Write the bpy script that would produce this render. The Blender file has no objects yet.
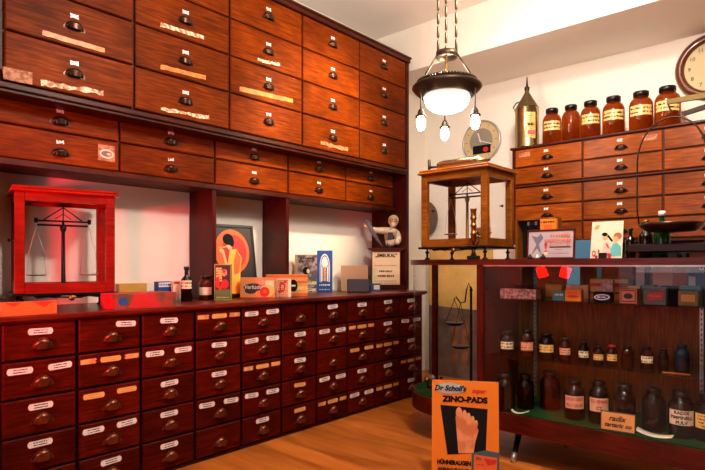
import bpy, math, random
from mathutils import Vector, Matrix
random.seed(7)
D = bpy.data; S = bpy.context.scene; COL = S.collection
PI = math.pi
# ------------------------------------------------------------------ camera
EYE = 1.15; F = 551.0; CX = 352.5; HY = 265.0; YAW = math.radians(41.5)
AX = (-math.sin(YAW), math.cos(YAW)); RX = (math.cos(YAW), math.sin(YAW))
cd = D.cameras.new('camera'); cam = D.objects.new('camera', cd); COL.objects.link(cam)
cam.location = (0, 0, EYE); cam.rotation_euler = (PI/2, 0, YAW)
cd.sensor_width = 36; cd.lens = F/705*36; cd.shift_y = 30/705; cd.clip_start = .02
S.camera = cam
# ------------------------------------------------------------------ world, lights, exposure
w = D.worlds.new('world'); S.world = w; w.use_nodes = True
bg = w.node_tree.nodes['Background']; bg.inputs[0].default_value = (.75, .85, 1, 1); bg.inputs[1].default_value = .35
S.view_settings.view_transform = 'Standard'; S.view_settings.look = 'None'
S.view_settings.exposure = 1.5; S.view_settings.gamma = 1; S.view_settings.use_curve_mapping = False
S.cycles.use_denoising = True
S.cycles.max_bounces = 8; S.cycles.transparent_max_bounces = 16
S.cycles.caustics_refractive = False; S.cycles.caustics_reflective = False
S.cycles.sample_clamp_indirect = 6

def lamp(name, kind, loc, energy, color, size=.1, rot=(0, 0, 0), sy=None, spot=None):
    l = D.lights.new(name, kind); l.energy = energy; l.color = color
    if kind == 'AREA':
        l.size = size
        if sy: l.shape = 'RECTANGLE'; l.size_y = sy
    else: l.shadow_soft_size = size
    if spot: l.spot_size = math.radians(spot); l.spot_blend = .8
    o = D.objects.new(name, l); COL.objects.link(o); o.location = loc; o.rotation_euler = rot
    return o
def aim(o, to):
    o.rotation_euler = (Vector(to)-o.location).to_track_quat('-Z', 'Y').to_euler()
# daylight through the shop window behind the camera, added point light without a fixture to brighten the room, red neon in the window
L1 = lamp('window_daylight', 'AREA', (-1.4, -1.45, 1.8), 7, (1, .93, .9), 1.4, (PI/2, 0, 0), 1.5); aim(L1, (-3.2, 2.4, 1.3))
L2 = lamp('added_room_light', 'POINT', (-.7, 1.9, 2.95), 62, (1, .88, .76), .16)
L3 = lamp('neon_glow', 'SPOT', (-2.0, -.7, 1.2), 120, (1, .03, .05), .12, spot=50); aim(L3, (-3.2, 1.15, 1.15))
L4 = lamp('ceiling_spot_light', 'SPOT', (-1.2, 3.2, 3.2), 170, (1, .8, .52), .08, spot=46); aim(L4, (-3.0, 3.05, 2.12))
L5 = lamp('back_spot_light', 'SPOT', (-.9, 2.6, 3.2), 50, (1, .87, .74), .08, spot=80); aim(L5, (-1.5, 4.6, 1.9))

L6 = lamp('pendant_uplight', 'POINT', (-1.905, 3.08, 2.36), 11, (1, .86, .7), .06)
# ------------------------------------------------------------------ geometry of the view
def ray(px):
    u = (px-CX)/F
    return AX[0]+u*RX[0], AX[1]+u*RX[1]
def dep(x, y): return x*AX[0]+y*AX[1]
def at_x(px, X): d = ray(px); return X/d[0]*d[1]
def at_y(px, Y): d = ray(px); return Y/d[1]*d[0]
def at_z(px, py, z):
    t = (EYE-z)*F/(py-HY); d = ray(px); return d[0]*t, d[1]*t, t
def zof(py, x, y): return EYE+(HY-py)*dep(x, y)/F
def face_cam(x, y): return math.atan2(y, x)-PI/2      # local -Y looks at the camera
# ------------------------------------------------------------------ materials
def srgb(r, g, b):
    f = lambda c: (c/255/12.92) if c/255 <= .04045 else ((c/255+.055)/1.055)**2.4
    return (f(r), f(g), f(b), 1)
MATS = {}
def new_mat(name):
    m = D.materials.new(name); m.use_nodes = True; MATS[name] = m
    return m, m.node_tree, m.node_tree.nodes['Principled BSDF']
def plain(name, c, rough=.5, metal=0, var=.12, scale=14, spec=.5, coat=0, bump=0):
    m, nt, b = new_mat(name); N = nt.nodes; L = nt.links
    tc = N.new('ShaderNodeTexCoord'); no = N.new('ShaderNodeTexNoise'); no.inputs['Scale'].default_value = scale
    no.inputs['Detail'].default_value = 4
    L.new(tc.outputs['Object'], no.inputs['Vector'])
    mx = N.new('ShaderNodeMix'); mx.data_type = 'RGBA'
    mx.inputs[6].default_value = (c[0]*(1-var), c[1]*(1-var), c[2]*(1-var), 1)
    mx.inputs[7].default_value = (min(1, c[0]*(1+var)), min(1, c[1]*(1+var)), min(1, c[2]*(1+var)), 1)
    L.new(no.outputs['Fac'], mx.inputs[0]); L.new(mx.outputs[2], b.inputs['Base Color'])
    b.inputs['Roughness'].default_value = rough; b.inputs['Metallic'].default_value = metal
    b.inputs['Specular IOR Level'].default_value = spec; b.inputs['Coat Weight'].default_value = coat
    if bump:
        bp = N.new('ShaderNodeBump'); bp.inputs['Strength'].default_value = bump; bp.inputs['Distance'].default_value = .004
        L.new(no.outputs['Fac'], bp.inputs['Height']); L.new(bp.outputs[0], b.inputs['Normal'])
    return m
def wood(name, c1, c2, c3, rough=.35, grain='x', sc=1.0, coat=.15, fig=1.0, spec=.2):
    m, nt, b = new_mat(name); N = nt.nodes; L = nt.links
    tc = N.new('ShaderNodeTexCoord'); oi = N.new('ShaderNodeObjectInfo')
    mul = N.new('ShaderNodeVectorMath'); mul.operation = 'SCALE'; mul.inputs['Scale'].default_value = 37.0
    cmb = N.new('ShaderNodeCombineXYZ')
    for i in range(3): L.new(oi.outputs['Random'], cmb.inputs[i])
    L.new(cmb.outputs[0], mul.inputs[0])
    add = N.new('ShaderNodeVectorMath'); add.operation = 'ADD'
    L.new(tc.outputs['Object'], add.inputs[0]); L.new(mul.outputs[0], add.inputs[1])
    mp = N.new('ShaderNodeMapping'); k = {'x': (1.2, 9, 9), 'y': (9, 1.2, 9), 'z': (9, 9, 1.2)}[grain]
    mp.inputs['Scale'].default_value = tuple(v*sc for v in k); L.new(add.outputs[0], mp.inputs['Vector'])
    n1 = N.new('ShaderNodeTexNoise'); n1.inputs['Scale'].default_value = 1.1; n1.inputs['Detail'].default_value = 3
    n1.inputs['Distortion'].default_value = .6*fig
    L.new(mp.outputs[0], n1.inputs['Vector'])
    # cathedral rings from the low noise
    mm = N.new('ShaderNodeMath'); mm.operation = 'MULTIPLY'; mm.inputs[1].default_value = 34*fig; L.new(n1.outputs['Fac'], mm.inputs[0])
    fr = N.new('ShaderNodeMath'); fr.operation = 'SINE'; L.new(mm.outputs[0], fr.inputs[0])
    n2 = N.new('ShaderNodeTexNoise'); n2.inputs['Scale'].default_value = 9; n2.inputs['Detail'].default_value = 6
    mp2 = N.new('ShaderNodeMapping'); k2 = {'x': (.25, 3, 3), 'y': (3, .25, 3), 'z': (3, 3, .25)}[grain]
    mp2.inputs['Scale'].default_value = tuple(v*3.4*sc for v in k2); L.new(add.outputs[0], mp2.inputs['Vector'])
    L.new(mp2.outputs[0], n2.inputs['Vector'])
    a1 = N.new('ShaderNodeMath'); a1.operation = 'MULTIPLY_ADD'; a1.inputs[1].default_value = .035; L.new(fr.outputs[0], a1.inputs[0]); L.new(n2.outputs['Fac'], a1.inputs[2])
    cr = N.new('ShaderNodeValToRGB'); e = cr.color_ramp.elements
    e[0].position = .25; e[0].color = c1; e[1].position = .78; e[1].color = c3
    x = e.new(.52); x.color = c2
    L.new(a1.outputs[0], cr.inputs[0])
    out = cr.outputs[0]
    # worn, uneven varnish per piece
    n3 = N.new('ShaderNodeTexNoise'); n3.inputs['Scale'].default_value = 4.2; n3.inputs['Detail'].default_value = 5
    L.new(add.outputs[0], n3.inputs['Vector'])
    mr = N.new('ShaderNodeMapRange'); mr.inputs[1].default_value = .3; mr.inputs[2].default_value = .7; mr.inputs[3].default_value = .66; mr.inputs[4].default_value = 1.3
    L.new(n3.outputs['Fac'], mr.inputs[0])
    rr = N.new('ShaderNodeMapRange'); rr.inputs[3].default_value = .8; rr.inputs[4].default_value = 1.22; L.new(oi.outputs['Random'], rr.inputs[0])
    m3 = N.new('ShaderNodeMath'); m3.operation = 'MULTIPLY'; L.new(mr.outputs[0], m3.inputs[0]); L.new(rr.outputs[0], m3.inputs[1])
    sc_ = N.new('ShaderNodeVectorMath'); sc_.operation = 'SCALE'; L.new(out, sc_.inputs[0]); L.new(m3.outputs[0], sc_.inputs['Scale'])
    L.new(sc_.outputs[0], b.inputs['Base Color'])
    b.inputs['Roughness'].default_value = rough; b.inputs['Specular IOR Level'].default_value = spec; b.inputs['Coat Weight'].default_value = coat*.3; b.inputs['Coat Roughness'].default_value = .3
    bp = N.new('ShaderNodeBump'); bp.inputs['Strength'].default_value = .22; bp.inputs['Distance'].default_value = .002
    L.new(n2.outputs['Fac'], bp.inputs['Height']); L.new(bp.outputs[0], b.inputs['Normal'])
    return m
def glow(name, c, s):
    m, nt, b = new_mat(name); b.inputs['Base Color'].default_value = c
    b.inputs['Emission Color'].default_value = c; b.inputs['Emission Strength'].default_value = s
    return m
def glass(name, tint=(1, 1, 1, 1), rough=.0, ior=1.45):
    m, nt, b = new_mat(name); N = nt.nodes; L = nt.links; N.remove(b)
    t = N.new('ShaderNodeBsdfTransparent'); t.inputs[0].default_value = tint
    g = N.new('ShaderNodeBsdfGlossy'); g.inputs['Roughness'].default_value = rough
    fr = N.new('ShaderNodeFresnel'); ge = N.new('ShaderNodeNewGeometry'); mr = N.new('ShaderNodeMapRange')
    mr.inputs[3].default_value = ior; mr.inputs[4].default_value = 1/ior; L.new(ge.outputs['Backfacing'], mr.inputs[0]); L.new(mr.outputs[0], fr.inputs['IOR'])
    mx = N.new('ShaderNodeMixShader'); L.new(fr.outputs[0], mx.inputs[0]); L.new(t.outputs[0], mx.inputs[1]); L.new(g.outputs[0], mx.inputs[2])
    L.new(mx.outputs[0], N['Material Output'].inputs[0])
    return m
def bottle_glass(name, tint, body, clear=.5, rough=.06):
    m, nt, b = new_mat(name); N = nt.nodes; L = nt.links
    b.inputs['Base Color'].default_value = body; b.inputs['Roughness'].default_value = rough
    t = N.new('ShaderNodeBsdfTransparent'); t.inputs[0].default_value = tint
    mx = N.new('ShaderNodeMixShader'); mx.inputs[0].default_value = clear
    L.new(b.outputs[0], mx.inputs[1]); L.new(t.outputs[0], mx.inputs[2]); L.new(mx.outputs[0], N['Material Output'].inputs[0])
    return m
def paper(name, c, ink=(.03, .02, .02, 1), rows=0, size=.012, thr=.5):
    """plate or paper with rows of small illegible writing"""
    m, nt, b = new_mat(name); N = nt.nodes; L = nt.links; b.inputs['Roughness'].default_value = .35
    tc = N.new('ShaderNodeTexCoord'); oi = N.new('ShaderNodeObjectInfo')
    no = N.new('ShaderNodeTexNoise'); no.inputs['Scale'].default_value = 1; no.inputs['Detail'].default_value = 1
    mp = N.new('ShaderNodeMapping'); mp.inputs['Scale'].default_value = (3.2/size, 40, 1.5/size)
    cb = N.new('ShaderNodeCombineXYZ'); L.new(oi.outputs['Random'], cb.inputs[0])
    sc_ = N.new('ShaderNodeVectorMath'); sc_.operation = 'SCALE'; sc_.inputs['Scale'].default_value = 11; L.new(cb.outputs[0], sc_.inputs[0])
    ad = N.new('ShaderNodeVectorMath'); L.new(tc.outputs['Object'], ad.inputs[0]); L.new(sc_.outputs[0], ad.inputs[1])
    L.new(ad.outputs[0], mp.inputs['Vector']); L.new(mp.outputs[0], no.inputs['Vector'])
    sx = N.new('ShaderNodeSeparateXYZ'); L.new(tc.outputs['Object'], sx.inputs[0])
    s1 = N.new('ShaderNodeMath'); s1.operation = 'MULTIPLY'; s1.inputs[1].default_value = 2*PI/size; L.new(sx.outputs['Z'], s1.inputs[0])
    s2 = N.new('ShaderNodeMath'); s2.operation = 'COSINE'; L.new(s1.outputs[0], s2.inputs[0])
    s3 = N.new('ShaderNodeMath'); s3.operation = 'LESS_THAN'; s3.inputs[1].default_value = -.1; L.new(s2.outputs[0], s3.inputs[0])
    g1 = N.new('ShaderNodeMath'); g1.operation = 'GREATER_THAN'; g1.inputs[1].default_value = thr; L.new(no.outputs['Fac'], g1.inputs[0])
    # margins
    ax = N.new('ShaderNodeMath'); ax.operation = 'ABSOLUTE'; L.new(sx.outputs['X'], ax.inputs[0])
    l1 = N.new('ShaderNodeMath'); l1.operation = 'LESS_THAN'; l1.inputs[1].default_value = size*2.6; L.new(ax.outputs[0], l1.inputs[0])
    m1 = N.new('ShaderNodeMath'); m1.operation = 'MULTIPLY'; L.new(s3.outputs[0], m1.inputs[0]); L.new(g1.outputs[0], m1.inputs[1])
    m2 = N.new('ShaderNodeMath'); m2.operation = 'MULTIPLY'; L.new(m1.outputs[0], m2.inputs[0]); L.new(l1.outputs[0], m2.inputs[1])
    mx = N.new('ShaderNodeMix'); mx.data_type = 'RGBA'; mx.inputs[6].default_value = c; mx.inputs[7].default_value = ink
    L.new(m2.outputs[0], mx.inputs[0]); L.new(mx.outputs[2], b.inputs['Base Color'])
    return m
def mottled(name, c1, c2, scale=60, p=(.42, .58), rough=.6):
    m, nt, b = new_mat(name); N = nt.nodes; L = nt.links
    tc = N.new('ShaderNodeTexCoord'); oi = N.new('ShaderNodeObjectInfo')
    ad = N.new('ShaderNodeVectorMath'); L.new(tc.outputs['Object'], ad.inputs[0]); L.new(oi.outputs['Location'], ad.inputs[1])
    no = N.new('ShaderNodeTexNoise'); no.inputs['Scale'].default_value = scale; no.inputs['Detail'].default_value = 5
    L.new(ad.outputs[0], no.inputs['Vector'])
    cr = N.new('ShaderNodeValToRGB'); e = cr.color_ramp.elements; e[0].position = p[0]; e[0].color = c1; e[1].position = p[1]; e[1].color = c2
    L.new(no.outputs['Fac'], cr.inputs[0]); L.new(cr.outputs[0], b.inputs['Base Color']); b.inputs['Roughness'].default_value = rough
    return m

W_LOW = wood('mahogany drawer wood', srgb(54, 5, 1), srgb(78, 10, 2), srgb(100, 19, 4), .38, coat=0, spec=.08)
W_LOWB = wood('mahogany frame wood', srgb(22, 3, 1), srgb(34, 5, 2), srgb(46, 8, 3), .4)
W_TOP = wood('mahogany counter wood', srgb(76, 11, 4), srgb(98, 19, 7), srgb(118, 30, 11), .3, coat=.3)
W_UP = wood('oak drawer wood', srgb(84, 27, 0), srgb(112, 42, 0), srgb(138, 60, 2), .45, coat=0, spec=.06)
W_UPB = wood('oak frame wood', srgb(46, 11, 1), srgb(68, 19, 3), srgb(88, 30, 5), .42)
W_PART = wood('oak panel wood', srgb(48, 8, 5), srgb(66, 12, 7), srgb(84, 20, 10), .42, grain='z')
W_BACK = wood('walnut drawer wood', srgb(112, 46, 5), srgb(140, 64, 11), srgb(168, 88, 22), .28, coat=.3, spec=.15)
W_BACKB = wood('walnut frame wood', srgb(52, 15, 5), srgb(78, 26, 9), srgb(100, 40, 15), .4)
W_CASE = wood('display case wood', srgb(50, 9, 3), srgb(74, 16, 6), srgb(96, 26, 10), .34)
W_CASEV = wood('display case post wood', srgb(52, 8, 3), srgb(78, 15, 6), srgb(100, 25, 10), .32, grain='z')
W_CPAN = wood('display case back wood', srgb(92, 42, 6), srgb(124, 62, 12), srgb(150, 82, 22), .5, grain='z')
W_BALR = wood('dark cherry wood', srgb(110, 14, 6), srgb(138, 20, 8), srgb(160, 30, 12), .34)
W_BALO = wood('honey oak wood', srgb(118, 58, 10), srgb(148, 80, 18), srgb(176, 104, 30), .34, spec=.12)
M_DARK = plain('black iron', srgb(18, 15, 14), .4, .6)
M_BRONZE = plain('dark bronze', srgb(62, 50, 38), .38, .8, .3, 30)
M_CUP = plain('aged cup pull metal', srgb(70, 46, 34), .3, .85, .4, 40)
M_CUPL = plain('brown cup pull metal', srgb(120, 66, 44), .28, .85, .35, 40)
M_BRASS = plain('brass', srgb(150, 108, 44), .33, 1, .25, 20)
M_SHOUL = plain('tarnished tin', srgb(112, 92, 66), .4, .7, .3, 20)
M_DIAL = plain('aged dial', srgb(206, 186, 140), .6, var=.06)
M_RIM = plain('polished brown clock wood', srgb(104, 48, 18), .25, coat=.4)
M_OLIVE = plain('olive tarnished brass', srgb(104, 84, 34), .45, .5, .2, 20)
M_STEEL = plain('dull steel', srgb(190, 186, 176), .35, .7, .2, 20)
M_TIN = plain('aged gilt tin', srgb(186, 168, 122), .24, .95, .3, 12)
M_ENAMEL = paper('white enamel label plate', srgb(236, 222, 214), srgb(30, 22, 22), size=.0115, thr=.43)
M_ENAMELY = paper('yellowed label plate', srgb(232, 170, 96), srgb(200, 130, 60), size=.0115, thr=.54)
M_PAPY = mottled('yellowed paper strip', srgb(205, 130, 70), srgb(232, 165, 100), 30)
M_PAPW = mottled('torn white paper remnant', srgb(196, 110, 54), srgb(250, 226, 190), 45, (.42, .55))
M_PAPO = mottled('bare orange wood where a label was', srgb(205, 100, 26), srgb(240, 145, 50), 25, (.35, .65), .4)
M_PAPT = mottled('pale paper patch', srgb(150, 80, 50), srgb(200, 130, 90), 50)
M_TAG = mottled('small enamel number plate', srgb(120, 70, 60), srgb(250, 244, 240), 120, (.38, .46), .3)
M_WALL = plain('cream wall paint', srgb(250, 240, 226), .7, 0, .03, 3, bump=.05)
M_WALLD = plain('dark brown room paint', srgb(84, 60, 48), .8, 0, .05, 2)
M_CEIL = plain('white ceiling paint', srgb(244, 236, 226), .8, 0, .02, 2)
M_GLASS = glass('clear glass', ior=1.3)
M_GLASSB = glass('shelf glass edge', (.75, .9, .95, 1))
M_AMBER = bottle_glass('amber glass', (.86, .36, .06, 1), srgb(108, 36, 4), .48)
M_AMBERM = bottle_glass('brown jar glass', (.5, .16, .03, 1), srgb(64, 18, 5), .4)
M_AMBERD = bottle_glass('dark brown glass', (.2, .06, .02, 1), srgb(18, 7, 4), .25)
M_GREENG = bottle_glass('green glass', (.1, .5, .15, 1), srgb(10, 60, 22), .35)
M_BLUEG = bottle_glass('dark blue glass', (.15, .25, .4, 1), srgb(22, 36, 52), .25)
M_CLEARG = bottle_glass('clear bottle glass', (.92, .92, .9, 1), srgb(190, 180, 170), .85)
M_CAP = plain('black bakelite cap', srgb(16, 13, 12), .3)
M_REDCAP = plain('red cap', srgb(160, 24, 20), .35)
M_LABC = paper('cream bottle label', srgb(240, 224, 180), srgb(60, 30, 20), size=.02)
M_LABJ = paper('aged jar label', srgb(232, 200, 120), srgb(60, 34, 18), size=.03, thr=.46)
M_LABY = paper('yellow bottle label', srgb(236, 196, 110), srgb(80, 40, 20), size=.016)
M_LABP = paper('pink bottle label', srgb(236, 170, 130), srgb(120, 30, 30), size=.014)
M_LABW = plain('blank cream label', srgb(238, 222, 190), .5, var=.06)
M_INK = plain('black print', srgb(10, 7, 7), .7, spec=.2)
M_REDINK = plain('red print', srgb(200, 36, 24), .5)
M_ORINK = plain('orange print', srgb(216, 100, 40), .5)
M_WHITE = plain('white print', srgb(240, 236, 230), .5, var=.04)
M_BLUE = plain('blue print', srgb(24, 76, 150), .45)
M_TEAL = plain('teal print', srgb(40, 130, 140), .45)
M_GREENF = plain('green felt', srgb(18, 56, 22), .95, 0, .3, 60, spec=.1, bump=.3)
M_SKIN = mottled('printed skin tone', srgb(200, 110, 60), srgb(226, 150, 96), 12)
M_LEGP = mottled('painted brown leg', srgb(128, 74, 44), srgb(160, 96, 58), 12)
M_ORANGE = plain('orange showcard', srgb(226, 122, 6), .6, var=.05)
M_KRAFT = plain('kraft cardboard', srgb(176, 140, 108), .8, var=.08)
M_GREY = plain('grey board', srgb(92, 92, 96), .6)
M_TAN = mottled('tan board', srgb(200, 150, 70), srgb(228, 184, 104), 5, (.3, .7))
M_GBROWN = mottled('grey brown board', srgb(84, 66, 58), srgb(120, 96, 82), 8, (.3, .7))
M_RED = plain('red print ground', srgb(190, 30, 28), .5)
M_PURP = mottled('faded purple photo print', srgb(96, 74, 78), srgb(170, 150, 148), 40)
M_DKBR = plain('dark brown board', srgb(60, 34, 24), .6)
M_BULB = glow('lit bulb glass', (1, .86, .66, 1), 14)
M_BOWL = glow('lit opal bowl', (1, .92, .8, 1), 7)
M_NEON = glow('red neon', (1, .002, .001, 1), 40)

# floor boards
def make_floor():
    m, nt, b = new_mat('oak floor boards'); N = nt.nodes; L = nt.links
    tc = N.new('ShaderNodeTexCoord')
    br = N.new('ShaderNodeTexBrick'); br.inputs['Scale'].default_value = 1; br.inputs['Brick Width'].default_value = 2.4; br.inputs['Row Height'].default_value = .16
    br.inputs['Mortar Size'].default_value = .0012; br.inputs['Color1'].default_value = (.85, .85, .85, 1); br.inputs['Color2'].default_value = (1.1, 1.1, 1.1, 1); br.inputs['Mortar'].default_value = (.4, .35, .3, 1)
    L.new(tc.outputs['Object'], br.inputs['Vector'])
    mp = N.new('ShaderNodeMapping'); mp.inputs['Scale'].default_value = (1.1, 6, 1); L.new(tc.outputs['Object'], mp.inputs['Vector'])
    n = N.new('ShaderNodeTexNoise'); n.inputs['Scale'].default_value = 1.6; n.inputs['Detail'].default_value = 6; n.inputs['Distortion'].default_value = .8; L.new(mp.outputs[0], n.inputs['Vector'])
    cr = N.new('ShaderNodeValToRGB'); e = cr.color_ramp.elements; e[0].position = .3; e[0].color = srgb(160, 78, 20); e[1].position = .7; e[1].color = srgb(204, 116, 44)
    L.new(n.outputs['Fac'], cr.inputs[0])
    # knots
    mk = N.new('ShaderNodeMapping'); mk.inputs['Scale'].default_value = (1.6, 4.2, 1); L.new(tc.outputs['Object'], mk.inputs['Vector'])
    vo = N.new('ShaderNodeTexVoronoi'); vo.inputs['Scale'].default_value = 1.3; L.new(mk.outputs[0], vo.inputs['Vector'])
    kr = N.new('ShaderNodeMapRange'); kr.inputs[1].default_value = .03; kr.inputs[2].default_value = .09; kr.inputs[3].default_value = .3; kr.inputs[4].default_value = 1; L.new(vo.outputs['Distance'], kr.inputs[0])
    mx = N.new('ShaderNodeMix'); mx.data_type = 'RGBA'; mx.blend_type = 'MULTIPLY'; mx.inputs[0].default_value = 1
    L.new(cr.outputs[0], mx.inputs[6]); L.new(br.outputs['Color'], mx.inputs[7])
    s = N.new('ShaderNodeVectorMath'); s.operation = 'SCALE'; L.new(mx.outputs[2], s.inputs[0]); L.new(kr.outputs[0], s.inputs['Scale'])
    L.new(s.outputs[0], b.inputs['Base Color']); b.inputs['Roughness'].default_value = .38
    return m
M_FLOOR = make_floor()

# ------------------------------------------------------------------ mesh building
class MB:
    def __init__(s): s.v = []; s.f = []; s.m = []; s.sm = []; s.mats = []
    def mi(s, m):
        if m not in s.mats: s.mats.append(m)
        return s.mats.index(m)
    def add(s, vs, fs, m, smooth=False):
        o = len(s.v); s.v += [tuple(p) for p in vs]; k = s.mi(m)
        for f in fs: s.f.append(tuple(i+o for i in f)); s.m.append(k); s.sm.append(smooth)
        return s
    def box(s, x0, x1, y0, y1, z0, z1, m, c=0.0):
        """box; c chamfers every edge"""
        if c <= 0:
            vs = [(x, y, z) for x in (x0, x1) for y in (y0, y1) for z in (z0, z1)]
            return s.add(vs, [(0, 1, 3, 2), (4, 6, 7, 5), (0, 4, 5, 1), (2, 3, 7, 6), (0, 2, 6, 4), (1, 5, 7, 3)], m)
        X = (x0, x1); Y = (y0, y1); Z = (z0, z1); vs = []; ix = {}
        for i in (0, 1):
            for j in (0, 1):
                for k in (0, 1):
                    dx = c if i == 0 else -c; dy = c if j == 0 else -c; dz = c if k == 0 else -c
                    for a in range(3):
                        p = [X[i]+dx, Y[j]+dy, Z[k]+dz]
                        p[a] = (X[i], Y[j], Z[k])[a]; ix[(i, j, k, a)] = len(vs); vs.append(tuple(p))
        fs = []
        for a in range(3):
            o = [q for q in range(3) if q != a]
            for sd in (0, 1):
                q = []
                for (b1, b2) in ((0, 0), (1, 0), (1, 1), (0, 1)):
                    t = [0, 0, 0]; t[a] = sd; t[o[0]] = b1; t[o[1]] = b2; q.append(ix[(*t, a)])
                fs.append(tuple(q))
        for a in range(3):      # edges along axis a
            o = [q for q in range(3) if q != a]
            for b1 in (0, 1):
                for b2 in (0, 1):
                    t0 = [0, 0, 0]; t1 = [0, 0, 0]; t1[a] = 1
                    for t in (t0, t1): t[o[0]] = b1; t[o[1]] = b2
                    fs.append((ix[(*t0, o[0])], ix[(*t1, o[0])], ix[(*t1, o[1])], ix[(*t0, o[1])]))
        for i in (0, 1):
            for j in (0, 1):
                for k in (0, 1): fs.append(tuple(ix[(i, j, k, a)] for a in range(3)))
        return s.add(vs, fs, m)
    def prism(s, poly, d0, d1, m, axis='y'):
        """poly of (u, v): extruded along the axis"""
        n = len(poly)
        def P(u, v, d): return {'y': (u, d, v), 'z': (u, v, d), 'x': (d, u, v)}[axis]
        vs = [P(u, v, d0) for u, v in poly]+[P(u, v, d1) for u, v in poly]
        fs = [tuple(range(n)), tuple(range(2*n-1, n-1, -1))]+[(i, (i+1) % n, n+(i+1) % n, n+i) for i in range(n)]
        return s.add(vs, fs, m)
    def lathe(s, prof, m, c=(0, 0, 0), n=24, axis='z', a0=0, a1=2*PI, smooth=True, sx=1, sy=1):
        full = abs(a1-a0-2*PI) < 1e-6; k = n if full else n+1; vs = []
        for r, h in prof:
            for i in range(k):
                a = a0+(a1-a0)*i/n; x = r*math.cos(a)*sx; y = r*math.sin(a)*sy
                p = {'z': (x, y, h), 'x': (h, x, y), 'y': (x, h, y)}[axis]
                vs.append((p[0]+c[0], p[1]+c[1], p[2]+c[2]))
        fs = []
        for j in range(len(prof)-1):
            for i in range(n):
                i2 = (i+1) % k
                fs.append((j*k+i, j*k+i2, (j+1)*k+i2, (j+1)*k+i))
        return s.add(vs, fs, m, smooth)
    def tube(s, pts, r, m, n=8, closed=False):
        pts = [Vector(p) for p in pts]; N = len(pts); vs = []; fs = []
        rs = r if isinstance(r, (list, tuple)) else [r]*N
        up = Vector((0, 0, 1))
        for i, p in enumerate(pts):
            if closed: t = pts[(i+1) % N]-pts[i-1]
            else: t = pts[min(i+1, N-1)]-pts[max(i-1, 0)]
            t.normalize()
            a = t.cross(up)
            if a.length < .05: a = t.cross(Vector((0, 1, 0)))
            a.normalize(); b = t.cross(a)
            for k in range(n):
                q = 2*PI*k/n; vs.append(p+rs[i]*(a*math.cos(q)+b*math.sin(q)))
        for i in range(N if closed else N-1):
            for k in range(n):
                j = (i+1) % N
                fs.append((i*n+k, i*n+(k+1) % n, j*n+(k+1) % n, j*n+k))
        if not closed: fs += [tuple(range(n)), tuple(range((N-1)*n, N*n))]
        return s.add(vs, fs, m, True)
    def ball(s, c, r, m, n=16, k=10, sx=1, sy=1, sz=1):
        prof = [(max(1e-5, r*math.sin(PI*i/k)), -r*math.cos(PI*i/k)*sz) for i in range(k+1)]
        return s.lathe(prof, m, c, n, sx=sx, sy=sy)
    def build(s, name, parent=None, loc=(0, 0, 0), rot=(0, 0, 0)):
        me = D.meshes.new(name); me.from_pydata(s.v, [], s.f)
        for m in s.mats: me.materials.append(m)
        for p, k, q in zip(me.polygons, s.m, s.sm): p.material_index = k; p.use_smooth = q
        import bmesh
        bm = bmesh.new(); bm.from_mesh(me); bmesh.ops.recalc_face_normals(bm, faces=bm.faces); bm.to_mesh(me); bm.free()
        me.update()
        o = D.objects.new(name, me); COL.objects.link(o); o.location = loc; o.rotation_euler = rot
        if parent: o.parent = parent
        return o
def tag(o, label, cat, group=None):
    o['label'] = label; o['category'] = cat
    if group: o['group'] = group
    return o
def thing(name, label, cat, loc=(0, 0, 0), rotz=0, group=None):
    o = D.objects.new(name, None); COL.objects.link(o); o.empty_display_size = .05
    o.location = loc; o.rotation_euler = (0, 0, rotz)
    return tag(o, label, cat, group)
def struct(o): o['kind'] = 'structure'; return o
def text(s, size, mat, parent, loc, rot=(PI/2, 0, 0), sx=1.0, shear=0, name='lettering', bold=0, depth=.0003):
    c = D.curves.new(name, 'FONT'); c.body = s; c.size = size; c.align_x = 'CENTER'; c.align_y = 'CENTER'
    c.extrude = depth; c.shear = shear; c.offset = bold; c.resolution_u = 3
    t = D.objects.new(name, c); me = D.meshes.new_from_object(t); D.objects.remove(t)
    me.materials.clear(); me.materials.append(mat)
    o = D.objects.new(name, me); COL.objects.link(o); o.parent = parent; o.location = loc; o.rotation_euler = rot; o.scale = (sx, 1, 1)
    return o
def ell(cx, cy, rx, ry, n=28, rot=0):
    return [(cx+rx*math.cos(a)*math.cos(rot)-ry*math.sin(a)*math.sin(rot), cy+rx*math.cos(a)*math.sin(rot)+ry*math.sin(a)*math.cos(rot)) for a in [2*PI*i/n for i in range(n)]]
def rect(x0, x1, y0, y1): return [(x0, y0), (x1, y0), (x1, y1), (x0, y1)]
def art(layers, x0, z0, w, h, name, parent, y=-.0006, step=.00035, mb=None):
    """flat printed areas in 0..1 panel coordinates, facing local -Y"""
    m = mb or MB()
    for i, (mat, poly) in enumerate(layers):
        yy = y-step*i
        m.prism([(x0+u*w, z0+v*h) for u, v in poly], yy-.0003, yy+.0002, mat)
    return m.build(name, parent) if mb is None else m
def scribble(x0, x1, y, h, mat, n=9, rnd=random):
    out = []; x = x0; step = (x1-x0)/n
    for i in range(n):
        ww = step*rnd.uniform(.4, .85); hh = h*rnd.uniform(.6, 1)
        out.append((mat, rect(x, x+ww, y-hh/2, y+hh/2))); x += step
    return out

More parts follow.
